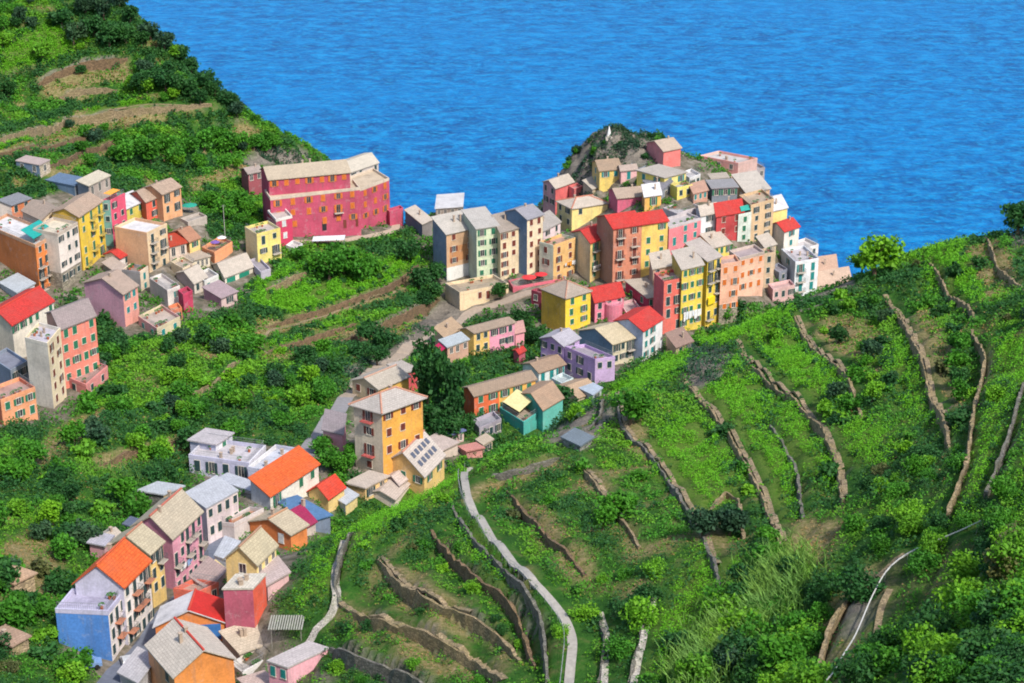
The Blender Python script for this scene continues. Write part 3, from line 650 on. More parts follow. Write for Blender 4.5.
H('R4',(690,266),(770,312),(850,282),482,('#D9CBA6','#F4D27A'),'gR',RED,'yellow house with a red roof and a cream side wall in mid cape',name='tower_house',nR=(2,4),nL=0,sh='g',tall=.4,balc=.2,y0=400)
a, P1, zt, wz, g = H('P',(597,217),(613.5,229),(642,224.5),287,('#B4846A','#DC8A68'),'gR',RED,'tall brick-orange house under a long red roof in the middle of the cape',name='tower_house',nR=(2,5),nL=0,sh='b',balc=.6,y0=400)
H('P',(628,215),(642,224.8),(668,221),278,('#E0B050','#F4CC5C'),'gR',RED,'yellow house sharing the long red roof with the brick-orange one',name='tower_house',nR=(2,4),nL=0,sh='g',y0=400)
H('R6',(60,365),(117,388),(245,352),512,('#D97A80','#F0808A'),'flat','#C9C2C2','rose pink tower house with a grey roof terrace on the cape',name='tower_house',nR=(3,3),nL=0,sh='t',tall=.4,chim=False,pots=8,par='#C8BFC0',balc=.2)
H('R6',(225,312),(246,345),(306,328),445,('#C4CAD2','#E8EAEC'),'gR',SLATE,'white house with a grey roof beside the rose pink tower house',nR=(1,2),nL=0,sh='d',hr=1.5)
H('R6',(288,300),(308,348),(396,322),452,('#A8323C','#C93A3C'),'gR',RED,'dark red house with a bright red roof high on the cape',nR=(2,2),nL=0,sh='b')
H('R6',(380,318),(396,340),(446,328),450,('#BFD0C4','#D8E2D6'),'flat','#BFC6C0','pale white-green house with a teal awning beside the dark red one',nR=(1,3),nL=0,sh='g',chim=False)
H('R6',(398,262),(446,302),(526,272),452,('#B99A72','#D9B68A'),'flat','#C9B49C','sand coloured house with rows of green shutters on the right of the cape',name='tower_house',nR=(2,4),nL=0,sh='d',rail=True,chim=False,pots=5)
H('R6',(500,298),(527,328),(584,310),405,('#D8C8A0','#F2DC80'),'sR',WHITE,'pale yellow house with a white roof on the right edge of the cape',nR=0,nL=0,hr=1.4)
H('R6',(520,382),(580,408),(640,388),525,('#D9CFC8','#EFE4D6'),'gR',RED,'cream tower house with a red roof standing alone near the sea',name='tower_house',nR=(1,3),nL=0,sh='t',hr=1.5)
H('R6',(568,478),(625,530),(718,515),652,('#CBD3E0','#E9ECF2'),'flat','#CCC6CC','white house with teal shutters at the seaward right end',name='tower_house',nR=(2,3),nL=(1,2),sh='t',tall=.5,balc=.3,rail=True,chim=2,pots=4,y0=400)
H('R6',(515,618),(535,640),(622,622),690,('#C99AA0','#E2B4B0'),'flat','#C9A8A4','low pink house in front of the white seaward house',nR=(3,1),nL=0,sh='d',chim=False,y0=400)
H('R6',(704,536),(712,572),(792,560),615,('#C98A90','#D9949A'),'sR','#D9B49C','low pink house with a beige roof at the right tip of the cape',nR=(2,1),nL=0,sh='d',hr=1.5,y0=400)
H('R6',(700,598),(712,628),(848,604),668,('#C9AC94','#D8BCA4'),'sR','#DDBFA8','lowest beige house with a wide tiled roof at the right tip of the cape',nR=(2,1),nL=0,sh='d',hr=1.5,y0=400)
# --- cape, lower front row
H('R7',(655,258),(703,302),(797,282),560,('#D85A64','#EE6A5A'),'flat','#C9A49C','coral red house with a planted roof terrace and green blinds in the lower row',name='tower_house',nR=(2,4),nL=0,sh='d',tall=.6,rail=True,pots=8,chim=False)
H('R7',(632,196),(650,240),(742,222),380,('#B9A290','#D0A890'),'sR',SLATE,'rosy house with a sloping grey roof behind the coral red terrace',nR=(2,2),nL=0,sh='d',hr=1.5,y0=400)
H('R14',(290,112),(330,160),(416,140),412,('#C9B84A','#F2D23E'),'sR','#CFC4B8','bright yellow house hung with white laundry in the lower row',name='tower_house',nR=(3,5),nL=0,sh='g',hr=1.5,stone=0)
H('R14',(345,80),(432,127),(487,106),392,('#D9BE3C','#F6D22A'),'sR','#CBBFB6','golden yellow house with a yellow awning, tallest of the lower row',name='tower_house',nR=(2,5),nL=0,sh='d',hr=1.5,balc=.3)
H('R14',(470,110),(487,138),(561,126),382,('#D9A07E','#F4B494'),'flat','#C9AAA0','narrow peach house with orange shutters on a grey stone base',name='tower_house',nR=(2,4),nL=0,sh='o',chim=False,stone=4.5)
H('R14',(520,82),(561,112),(661,86),268,('#D9A88C','#F6BEA0'),'flat','#B9A8A8','large peach house with rows of orange shutters in the lower row',name='tower_house',nR=(3,3),nL=0,sh='o',chim=False,par='#C8B4A8',balc=.1)
H('R14',(640,78),(660,96),(702,88),235,('#B9A28A','#D6B896'),'flat','#B4A494','narrow sand coloured house at the end of the peach houses',nR=(1,3),nL=0,sh='d',chim=False,rail=True,pots=3)
H('R14',(405,40),(456,72),(526,55),140,('#D9C23C','#F2DA5C'),'sR',SLATE,'yellow attic house with a grey roof behind the golden yellow house',nR=(3,1),nL=(1,1),sh='g',hr=1.3,y0=400)
# --- cape, upper part
H('R5',(18,410),(88,447),(192,410),605,('#E2A4A8','#F06A68'),'gR',SLATE,'pink house with a coral front at the left edge of the upper cape',name='tower_house',nR=(1,2),nL=(2,2),sh='d')
H('R5',(185,430),(195,450),(242,432),520,('#E07A7A','#EE7470'),'flat','#C89A94','small coral annex joined to the pink house on the upper cape',name='annex',nR=(1,1),nL=0,sh='d',chim=False)
H('R5',(97,520),(182,562),(386,530),690,('#E6D492','#F6DC84'),'hip',SLATE,'large pale yellow house with a grey hip roof and terracotta ridges on the cape',nR=(2,2),nL=(2,2),sh='d',ridge='#C07A62')
H('R5',(298,296),(340,347),(462,336),465,('#E0C070','#F4D468'),'gR','#B59C84','lemon house with a brown roof just below the rock of the cape',nR=(2,2),nL=(1,2),sh='t',y0=400)
H('R5',(445,322),(462,348),(552,338),425,('#D0A0A0','#E6B0B0'),'gR','#C4B0A4','narrow rosy house joined to the lemon house below the rock',nR=(1,1),nL=0,sh='t',tall=1,y0=400)
H('R5',(552,345),(708,388),(832,356),470,('#EEDC5A','#F2DE80'),'slab','#C9BFB4','long lemon yellow house beneath the pink tower near the rock',nL=(2,1),nR=(2,1),sh='t',y0=400)
H('R5',(742,420),(782,442),(868,424),520,('#D8C84A','#F0DC66'),'flat','#C0BBB8','small yellow house with a dark roof loggia and green windows on the upper cape',nR=(2,2),nL=0,sh='d',rail=True,chim=False,pots=3,y0=400)
H('R5',(608,186),(704,236),(802,216),335,('#E48A8C','#F07870'),'gR','#CFBBA8','windowless coral pink house highest on the cape beside the rock',name='tower_house',nL=0,nR=0,y0=400,hr=1.6)
H('R5',(392,455),(442,503),(596,490),592,('#C05A78','#DE5F80'),'gR','#C4AE9C','rose house with two tall green shuttered windows behind the long red roof',nR=(2,1),nL=0,sh='t',tall=1,y0=400)
H('R5',(582,460),(597,495),(690,482),592,('#D9A050','#F2B64A'),'sR',WHITE,'orange-yellow house with a white roof and one green window',nR=(1,1),nL=0,sh='g',tall=1,hr=1.4,y0=400)
H('R5',(590,408),(690,462),(750,438),512,('#C0A890','#8E96A4'),'sL','#9A98A0','slate roofed grey house beside the small yellow loggia house',nR=(1,1),nL=0,sh='n',tall=1,hr=1.4,y0=400)
H('R6',(240,102),(395,132),(472,112),222,('#EEA098','#D9B0A4'),'flat','#CFCAC8','long salmon pink house with a pale roof terrace at the seaward top of the cape',nL=(3,1),nR=0,sh='n',chim=2,pots=3,y0=400)
H('R6',(398,132),(446,160),(502,150),200,('#C4A89C','#A89C9C'),'flat','#B4AEB4','grey house with a slate terrace at the seaward top edge of the cape',nR=(2,1),nL=0,sh='n',chim=False,rail=True,y0=400)
H('R6',(415,185),(520,222),(556,212),292,('#EBC49A','#F0A04A'),'slab','#DAD0CA','peach house with a broad white roof and an orange end wall by the sea',nR=(1,1),nL=0,sh='n',y0=400)
H('R6',(268,205),(290,236),(392,230),292,('#5E6E80','#7C8690'),'slab','#A7A5A8','slate blue house with green shuttered windows below the salmon house',nR=(3,1),nL=0,sh='g',y0=400)
H('R6',(275,180),(288,198),(356,192),250,('#D8C890','#F0DE9C'),'slab','#C9BCAC','small cream attic with one green window above the slate blue house',name='attic',nR=(2,1),nL=0,sh='g',y0=400)
H('R6',(205,238),(216,256),(272,242),300,('#B08A78','#D09A80'),'sR','#C9A08C','rust brown house with teal windows between yellow and slate houses',nR=(3,1),nL=0,sh='t',hr=1.2,y0=400)
H('R6',(370,205),(426,252),(522,236),335,('#D6A684','#F0BC8C'),'sR','#D6CCC0','peach coloured house with a white sloping roof on the upper right of the cape',nR=(2,1),nL=0,sh='t',hr=1.6,y0=400)
# --- below the cape
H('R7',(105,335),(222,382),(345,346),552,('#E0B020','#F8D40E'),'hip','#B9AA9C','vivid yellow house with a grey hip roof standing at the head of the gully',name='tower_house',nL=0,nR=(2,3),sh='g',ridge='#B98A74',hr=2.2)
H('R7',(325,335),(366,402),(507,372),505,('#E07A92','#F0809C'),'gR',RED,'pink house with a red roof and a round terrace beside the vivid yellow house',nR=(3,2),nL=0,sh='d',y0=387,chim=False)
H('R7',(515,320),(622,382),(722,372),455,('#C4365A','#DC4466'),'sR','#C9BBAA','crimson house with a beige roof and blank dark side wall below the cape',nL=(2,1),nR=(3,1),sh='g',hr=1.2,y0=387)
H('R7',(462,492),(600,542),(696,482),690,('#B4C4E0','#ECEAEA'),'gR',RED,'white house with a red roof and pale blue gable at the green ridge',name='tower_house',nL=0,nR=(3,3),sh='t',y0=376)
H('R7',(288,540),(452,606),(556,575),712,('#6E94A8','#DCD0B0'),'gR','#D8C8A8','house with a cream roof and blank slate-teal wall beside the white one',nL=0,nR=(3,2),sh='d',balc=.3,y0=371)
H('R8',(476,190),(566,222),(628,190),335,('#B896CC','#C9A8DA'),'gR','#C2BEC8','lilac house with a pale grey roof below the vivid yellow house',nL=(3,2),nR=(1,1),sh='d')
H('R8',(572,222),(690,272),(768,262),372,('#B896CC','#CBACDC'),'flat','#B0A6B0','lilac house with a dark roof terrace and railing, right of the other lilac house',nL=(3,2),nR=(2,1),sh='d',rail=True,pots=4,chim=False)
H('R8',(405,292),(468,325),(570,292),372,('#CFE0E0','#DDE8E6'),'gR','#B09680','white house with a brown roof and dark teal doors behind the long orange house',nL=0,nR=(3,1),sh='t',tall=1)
o_, P1, zt, wz, g = H('R8',(172,385),(214,418),(455,352),505,('#D8602A','#EFB84A'),'gR','#AE9884','long house, half orange half yellow, with a brown roof and green shutters',nL=0,nR=(5,2),sh='g')
H('R8',(395,408),(484,472),(562,425),560,('#3CB4A8','#5CC0B0'),'gR','#BFA086','turquoise gabled house with a tan roof beside the round bush',nL=0,nR=0,chim=False)
H('R8',(314,462),(408,520),(482,470),575,('#2FAFA6','#45B8AC'),'flat','#B8A898','turquoise terrace block with a cream awning at the gully edge',name='annex',nL=0,nR=0,rail=True,pots=3,chim=False)
H('R8',(530,382),(622,425),(702,397),440,('#D9C0A4','#E2CDB4'),'gR','#C9AC90','low house with a tan roof behind the round bush on the ridge',nL=0,nR=(2,1),sh='d')
H('R8',(158,155),(212,170),(372,128),262,('#D9B458','#F0C566'),'gR','#AE9A88','house half yellow half pink under one wide brown roof above the gully',nL=0,nR=(5,2),sh='d',wk=None)
H('R8',(368,150),(376,172),(402,160),232,'#F09AA6','sR','#D6A49C','narrow pink stair annex on the right end of the wide brown roof',name='annex',nL=0,nR=0,hr=1,chim=False)
H('R8',(78,200),(108,226),(190,196),290,('#B98A78','#CDA088'),'slab','#C9D2D6','small kiosk house with a white roof and magenta awning by the path',name='kiosk',nL=0,nR=(3,1),sh='n')
H('R4',(150,482),(212,522),(420,484),602,('#D0C0A4','#EBD0A4'),'flat','#B9A890','long low cream house with red doors under the cape row',nL=0,nR=(6,1),sh='b',rail=True,chim=False,pots=6,tall=.5)
H('R4',(420,470),(440,500),(655,462),525,('#D9707C','#E0657A'),'flat','#C98A90','low rose terrace building along the lane at the foot of the cape row',name='annex',nL=0,nR=(7,1),sh='n',chim=False,rail=True)
H('R4',(518,512),(560,524),(585,514),600,('#9A2A44','#B03050'),'flat','#A06A70','narrow dark crimson house left of the vivid yellow one',name='annex',nL=(1,2),nR=0,sh='n',chim=False)
# --- centre
H('R9',(180,172),(292,210),(421,157),270,('#C9B490','#F2BE4C'),'gR','#C8BEB0','house with a beige double roof and yellow end behind the tall grey and orange house',nL=(2,1),nR=0,sh='b',ridge='#C09884',y0=331)
H('R9',(336,108),(404,142),(457,127),218,('#C04A50','#D0464C'),'slab','#C6BCB2','small red house with a flat grey roof behind the yellow ended one',nL=0,nR=0,y0=340)
H('R9',(186,272),(306,306),(480,242),600,('#D2C2AA','#F4AE34'),'hip','#C6BEB8','tall house, grey side and vivid orange front, with a hip roof by the road',name='tower_house',nL=(1,4),nR=(3,3),sh='b',ridge='#C08A74',balc=.3,step=3.3,slab='#D0605A',hr=1.8,over=.6)
H('R9',(60,380),(138,402),(152,352),495,('#DE98A6','#D88A98'),'sL','#A3989C','small pink hut by the road left of the tall grey and orange house',name='hut',nL=0,nR=0,hr=1.4)
H('R9',(312,520),(487,582),(572,492),690,('#F0C270','#F4CE78'),'gR','#DACFC6','yellow gabled house with dark sheets on its roof in front of the tall orange house',nL=(3,1),nR=(2,1),sh='g',ridge='#C98A76',hr=3.2)
H('R9',(552,385),(606,406),(656,388),445,('#C9A0A0','#DDB4B0'),'slab','#7A86B8','little pink hut with a blue-violet roof right of the gabled yellow house',name='hut',nL=(1,1),nR=(2,1),sh='n')
H('R9',(638,458),(668,476),(736,462),505,('#DDA09A','#E0968E'),'slab','#E09A90','low building with a pink painted flat roof at the edge of the ridge',name='hut',nL=0,nR=0)
H('R9',(470,440),(560,475),(630,440),505,('#D6C0B0','#DCC8B8'),'slab','#D9C6BC','low block with a paved pinkish terrace roof behind the gabled yellow house',name='annex',nL=0,nR=0)
H('R9',(160,612),(236,632),(330,584),690,('#DDB070','#EBC582'),'slab','#DACBBE','low ochre house with a pale flat roof left below the gabled house',nL=0,nR=(2,1),sh='d')
H('R9',(240,650),(362,680),(425,610),730,('#E0CDBE','#E6D6C6'),'gR','#D9C8BC','low house with a pale pinkish roof at the ridge below the gabled house',nL=0,nR=(1,1),sh='d',hr=1.0)
# --- lower village, white group
t_, P1, zt, wz, g = H('R10',(298,130),(408,148),(478,102),265,('#B9BCD6','#E0DFE6'),'slab','#CFC8CC','white house with a small roof tower and long terrace above the orange roof',nL=0,nR=(1,1),sh='g',y0=296,tall=1)
H('R10',(293,190),(550,225),(622,150),300,('#C4C2DC','#DAD8E2'),'flat','#CFCAD0',of=t_,nL=(4,1),nR=0,sh='d',rail=True,chim=3,tall=1,pots=3)
H('R10',(545,242),(640,258),(757,162),330,('#B8BACC','#E0DEDE'),'flat','#CCD0DC','white house with a wide bluish flat roof beside the orange roof',nL=0,nR=0,chim=2)
H('R10',(578,338),(640,368),(846,232),440,('#C6CAD4','#F0EADC'),'sR',ORANGE,'white house with a big orange tiled roof and green shutters',nL=0,nR=(4,2),sh='g',hr=1.5,balc=.2,ridge='#D86A3A',chim=False,depth=5)
H('R10',(278,358),(368,422),(502,347),580,('#C6B4BE','#E6D2D4'),'slab','#CDD0D8','large pinkish white house with a broad pale blue flat roof by the street',nL=0,nR=(4,2),sh='d',over=.15)
H('R10',(410,300),(556,348),(604,320),425,('#D6C8CA','#C8CEDC'),'slab','#CBD0DC','low white house with skylights and a green door beside the broad flat roof',nL=(3,1),nR=0,sh='g',over=.1,y0=283)
H('R10',(426,478),(486,484),(612,418),560,('#C0B4B4','#D2C6C2'),'flat','#D09A78','grey house with a terracotta paved roof terrace over the street',nL=0,nR=(3,1),sh='n',rail=True,chim=False,pots=4)
H('R10',(82,346),(186,362),(272,332),430,('!7A7876','#E6C070'),'slab','#C6CCD2','stone shed with a pale flat roof and yellow end wall at the garden edge',name='shed',nL=0,nR=0)
H('R11',(345,155),(478,196),(576,106),372,('#D88AA4','#F0A0B6'),'gR','#C9BCA6','long pink house with a beige double pitched roof along the street',name='tower_house',nL=0,nR=(5,4),sh='d',balc=.35,ridge='#B86A5A',hr=2.6,chim=2)
H('R10',(553,476),(728,532),(797,492),605,('#E07A2E','#F08A3A'),'gR','#CBBDA4','orange house with two white framed windows and a beige roof on the ridge edge',nL=(2,1),nR=0,sh='w',ridge='#B98A6A',hr=1.6)
H('R12',(408,78),(540,102),(622,22),245,('#EBCB7E','#F2D684'),'gR','#CDC0A2','yellow house with a beige gable roof below the orange house',nL=(1,1),nR=(3,1),sh='n',ridge='#A8826A',hr=2.2)
H('R10',(680,432),(818,474),(896,450),520,('#8A98B4','#7C8CA8'),'sR','#5F86B4','low lean-to with blue corrugated roofs between street and orange house',name='annex',rk='sheet',nL=0,nR=0,hr=1.6)
H('R10',(805,346),(888,378),(956,330),440,('#EBC67A','#F0CE80'),'gR','#E04A34','small yellow house with a vermilion red roof at the end of the white group',nL=0,nR=0,rk='tile',hr=1.6)
H('R10',(896,362),(962,402),(1012,366),455,('#AFC0D8','#EBD28A'),'slab','#D6DCE6','small pale blue and yellow house with a white roof right of the vermilion roof',nL=(1,1),nR=0,sh='t',tall=1)
H('R12',(360,70),(425,92),(470,10),160,('#C8CCDA','#CCD2DE'),'slab','#D2D6E0','long white flat roofed building in the lane beside a beige gable house',name='annex',nL=0,nR=0,over=.1)
# --- bottom left
b_, P1, zt, wz, g = H('R11',(85,432),(262,440),(316,372),612,('#3F86D8','#EFE6E6'),'flat','#B9B6D0','tall house with a bright blue end wall and an orange tiled roof',name='tower_house',nL=0,nR=(3,4),sh='d',rail=True,balc=.35,chim=False,par='#C2BFDC',slab='#D08A6A',pots=3)
H('R11',(152,345),(314,358),(400,272),560,('#C9C6DC','#F0E8E4'),'gR',ORANGE,of=b_,nL=0,nR=(4,4),sh='d',balc=.35,hr=3.0,ridge='#C85A38',chim=True,slab='#D08A6A')
H('R11',(262,222),(402,248),(446,208),432,('#E0C080','#F2CC74'),'gR','#C9BDA2','narrow yellow house with a beige roof between orange roof and long pink house',name='tower_house',nL=0,nR=(2,4),sh='d',balc=.4,ridge='#B07A62',hr=2.2)
H('R11',(200,212),(250,222),(277,192),275,('#D89AA4','#D8A8AC'),'slab','#C9C6D2','small pink shed with a grey roof behind the orange tiled roof',name='shed',nL=0,nR=0)
H('R11',(318,150),(350,160),(372,140),185,('#4A5468','#59647A'),'slab','#6E7890','tiny dark slate shed beside the long pink house',name='shed',nL=0,nR=0)
e_, P1, zt, wz, g = H('R12',(108,368),(404,350),(428,272),428,('#EE8A34','#DE7428'),'gR',WHITE,'orange house with one roof slope white and the other bright red',nL=0,nR=0,chim=False,hr=2.2,ridge='#C84A3A',rc2='#D8302A')
H('R12',(75,450),(188,582),(442,506),720,('#E6A070','#F49436'),'gL','#DDD2C6','orange gabled house with a pale roof and red ridge at the bottom edge',nL=(2,1),nR=0,sh='d',ridge='#CC4A3C',hr=2.6,chim=2)
H('R12',(398,212),(524,210),(578,150),390,('#B8506A','#EE5A36'),'slab','#E0D8CA','tall block house with a dusky pink wall, an orange-red side and a cream flat roof',name='tower_house',nL=0,nR=0,chim=3,over=.15)
H('R12',(185,205),(290,222),(392,190),290,('#E0664A','#E46A50'),'flat','#C8A090','low orange-red house front between the yellow gable and the half red roof',name='annex',nL=0,nR=(2,1),sh='n',chim=False,rail=True)
H('R12',(395,430),(470,482),(612,432),525,('#D6C4B0','#E2D4C4'),'sR','#D9C8B2','low white house with a beige roof behind the orange gabled house',nL=0,nR=(2,1),sh='n',hr=1.2,chim=2)
H('R12',(590,520),(672,548),(844,466),640,('#EE9CB0','#F2AEBC'),'slab','#D6CCCC','pale pink house with a flat grey roof and red rim at the bottom edge',nL=(2,1),nR=0,sh='t',over=.15,chim=False)
H('R12',(303,112),(350,152),(412,122),215,('#E6CC84','#F0D890'),'flat','#CFC0A0','small yellow terrace house left of the beige gable roof',nL=(1,1),nR=(1,1),sh='n',chim=False)
H('R12',(470,598),(520,640),(620,610),690,('#E8B0A8','#ECB8B0'),'slab','#D8BEB4','pinkish roof slab cut off by the bottom edge',name='annex',nL=0,nR=0)
H('P',(-12,580),(14,584),(34,574),596,('!A89478','!B8A284'),'sR','#C9A88C','small stone garden shed with a tan roof among the bushes at the left edge',name='shed',nL=0,nR=0,hr=.8)
H('P',(-10,640),(12,646),(28,637),656,('!A89478','!B8A284'),'sR','#B89A86','lower stone garden shed under the first one at the left edge',name='shed',nL=0,nR=0,hr=.6)
H('P',(563,438),(580,446),(592,438),452,('!8A8A8C','!9A9896'),'slab','#7E8C98','small dark grey stone hut on the terraces below the ridge bush',name='hut',nL=0,nR=0,y0=80)
# --- small houses that fill the gaps
def I(reg, L, C, R, base, wall, roof, rc, label, nR=(2,1), nL=0, sh='d', name='house', **k): H(reg, L, C, R, base, wall, roof, rc, label, name=name, nR=nR, nL=nL, sh=sh, **k)
I('R1',(770,376),(802,392),(882,366),418,'#BDB0A4','flat','#B0A8A0','low grey terrace house right of the highest peach house',nR=0,chim=False)
I('R1',(440,586),(520,626),(562,602),655,('#9A94A0','#C9BCB4'),'sR','#C4B4AA','low grey roofed house under the tiny white red roofed one',chim=False,hr=1)
I('R1',(730,562),(780,590),(832,566),645,'#E6D2AE','flat','#C9B8A8','small cream terraced house in the middle of the left village',rail=True,pots=3,chim=False)
I('R1',(752,612),(828,656),(872,626),700,('#B8A8A8','#DCCFC0'),'gR',SLATE,'small pale house with a grey gable behind the white terrace house')
I('R3',(236,522),(284,570),(304,552),604,'#B9B2C0','flat','#A8A2AA','narrow lilac grey stair house beside the green garage doors',nR=0,name='annex',chim=False)
I('R3',(402,458),(424,476),(452,456),505,'#E8E4E2','flat','#D2CCCC','tiny white annex at the foot of the crimson stair tower',nR=(1,1),name='annex',chim=False)
I('R2',(-40,388),(42,442),(108,404),540,('#7E8EA6','#8A96A8'),'flat','#8C90A0','infill house in blue grey shade colour left of the white tower house',nR=(2,1),chim=False)  # fills a shadow area, with the shade put into the wall colour
I('R6',(92,312),(150,336),(242,306),395,'#CFC4C6','flat','#C9C6CA','pale terrace house with railing behind the rose pink tower house',nR=(3,1),rail=True,pots=6,chim=False)
I('R5',(246,425),(298,452),(344,430),492,'#CDB898','sR',SLATE,'small beige house left of the lemon house under the rock',nR=(1,1),hr=1)
I('R5',(516,306),(568,332),(614,310),360,'#8894A6','flat','#9AA0AA','blue grey terrace house behind the narrow rosy house',nR=(2,1),rail=True,chim=False,y0=400)
I('R5',(800,356),(852,386),(908,362),428,'#E2E0E0','flat','#D2CED0','small white terrace house right of the long lemon house',nR=(2,1),rail=True,chim=False,y0=400)
I('R6',(344,192),(386,216),(414,204),246,'#DCC9A4','gR',BROWN,'tiny beige house beside the slate blue house on the upper cape',nR=(1,1),y0=400)
I('R6',(468,446),(502,474),(534,456),570,('#B4A48E','#D2BA98'),'sR',SLATE,'sand grey house in the gap right of the large peach house',nR=(1,2),hr=1)
I('R6',(522,548),(560,572),(588,556),612,'#8E92A4','flat','#A09CA8','small slate grey house left of the white seaward house',nR=(1,1),chim=False,y0=400)
I('R6',(590,458),(642,484),(718,458),560,'#E2DEDE','flat','#D6D0D0','white upper terrace behind the white seaward house',nR=(2,1),rail=True,chim=False,y0=400)
I('R6',(698,522),(746,538),(788,522),568,'#A85054','flat','#B46A66','brick red low house at the water end of the cape',nR=(2,1),chim=False,y0=400)
I('R7',(486,402),(520,452),(562,424),492,'#E6B4B8','flat','#CDB4B2','low pinkish house between the round terrace and the crimson house',nR=(1,1),chim=False)
I('R7',(712,582),(762,622),(842,592),660,'#C4A088','sR','#A88C80','low house with a brown roof under the coral red tower house',nR=(2,1),hr=1.2)
I('R4',(104,196),(150,216),(222,194),248,'#C9A890','gR','#C8664A','small house with a terracotta roof just behind the weathered brown house',y0=400)
I('R4',(436,240),(470,262),(505,242),330,'#E0C9A0','flat','#C0A898','cream house with a roof loggia wedged behind the cream cape towers',nR=(1,2),rail=True,chim=False,y0=400)
I('R8',(58,168),(98,190),(164,150),245,'#C9B090','sR','#C4A88A','small tan roofed house behind the white roofed kiosk',nR=(1,1),hr=1)
I('R8',(370,238),(390,252),(414,238),295,'#D05A70','gR',RED,'tiny rose hut with a red roof right of the half pink house',name='hut',nR=(1,1))
I('R8',(518,346),(560,368),(604,346),392,'#D4E4E4','flat','#C4D0D2','low white and aqua terrace house below the lilac houses',nR=(2,1),rail=True,chim=False)
I('R8',(628,388),(680,414),(714,388),440,'#C9CCD6','slab','#C4D2E2','low house with a pale blue roof at the ridge below the lilac terrace',nR=(1,1))
I('R8',(204,512),(234,542),(320,506),580,'#AFA6B4','flat','#A8A4AC','low lilac grey terrace under the orange end of the long house',nR=(3,1),rail=True,chim=False,name='annex')
I('R9',(712,428),(740,448),(778,426),482,'#E2CDA6','slab','#D6C4AE','small cream hut at the ridge below the orange end of the long house',nR=(1,1),name='hut')
I('R9',(322,588),(380,618),(416,590),660,'#E2C0B4','gR','#DCCAC2','low rosy white house under the gabled yellow house',nR=(1,1),hr=1,chim=False)
I('R10',(732,458),(790,502),(834,478),540,'#D8C4BC','sR','#B03060','low house with a magenta roof right of the orange house',nR=0,name='annex',hr=1)
I('R12',(264,186),(330,208),(406,130),250,'#C49A90','sR','#B8A09C','house with a grey pink sloping roof behind the half red roof',nR=0,hr=1)
I('R12',(538,130),(586,192),(612,128),262,'#E2B4B4','slab','#D4C0BC','narrow pale pink house right of the dusky pink block house',nR=(1,2))
I('R12',(428,524),(480,564),(574,510),610,'#E0DCDA','flat','#CDC6C2','low white yard house between the orange gabled and the pale pink house',nR=(2,1),rail=True,pots=6,chim=False)
I('R11',(326,640),(362,682),(424,602),730,'#C9C6CC','slab','#CFCCD2','low pale grey roof along the street left of the orange gabled house',nR=0,name='annex')
I('R11',(232,190),(262,205),(300,180),240,'#B8B0A8','gR',SLATE,'small grey gabled house between the pink shed and the long pink house',nR=(1,1))
I('R10',(62,530),(92,548),(128,526),580,'#8A8478','slab','#9A948C','low stone store beside the tiny dark slate shed',nR=0,name='shed')
# ------------------------------------------------------------------ land cover, read off the photograph as areas of the ground
def inpoly(px, py, poly):
    px = np.asarray(px); py = np.asarray(py); r = np.zeros(px.shape, bool); n = len(poly)
    for i in range(n):
        x0, y0 = poly[i]; x1, y1 = poly[(i+1) % n]
        if y0 == y1: continue
        c = ((y0 > py) != (y1 > py)) & (px < (x1-x0)*(py-y0)/(y1-y0)+x0); r ^= c
    return r
VINE = [[(640,445),(672,418),(705,420),(735,455),(745,490),(720,512),(690,510),(660,480)], [(690,392),(735,360),(768,395),(778,412),(740,430),(712,418)],
 [(733,432),(765,418),(790,452),(802,490),(792,535),(765,490),(748,455)], [(770,410),(812,402),(838,460),(836,500),(806,472)], [(746,335),(790,330),(830,365),(856,397),(815,402),(775,376)],
 [(830,430),(870,412),(897,430),(892,466),(850,468)], [(985,345),(1060,322),(1060,380),(992,397)], [(975,420),(1020,388),(1006,460),(976,510),(948,532),(958,470)], [(1018,470),(1030,400),(1080,400),(1080,520),(1010,520)],
 [(285,610),(330,548),(400,492),(470,458),(478,470),(455,498),(400,522),(350,560),(322,605)], [(560,418),(640,370),(700,343),(790,306),(800,318),(700,362),(640,396),(590,425)],
 [(262,348),(300,336),(358,318),(358,326),(300,344),(270,353)], [(240,298),(300,285),(395,275),(422,266),(395,288),(300,316),(250,308)], [(372,264),(412,250),(424,262),(388,276)], [(240,285),(262,278),(300,268),(300,278),(262,292)],
 [(82,110),(150,98),(152,111),(90,120)], [(-30,148),(60,120),(62,130),(-30,158)], [(0,40),(60,20),(95,40),(60,62),(0,80)], [(470,520),(500,560),(530,600),(520,610),(480,570),(455,525)],
 [(700,540),(740,560),(720,640),(680,683),(640,683),(660,620)], [(880,360),(905,340),(925,380),(940,430),(905,420)], [(880,180),(900,260),(960,240),(985,300),(930,300)]]
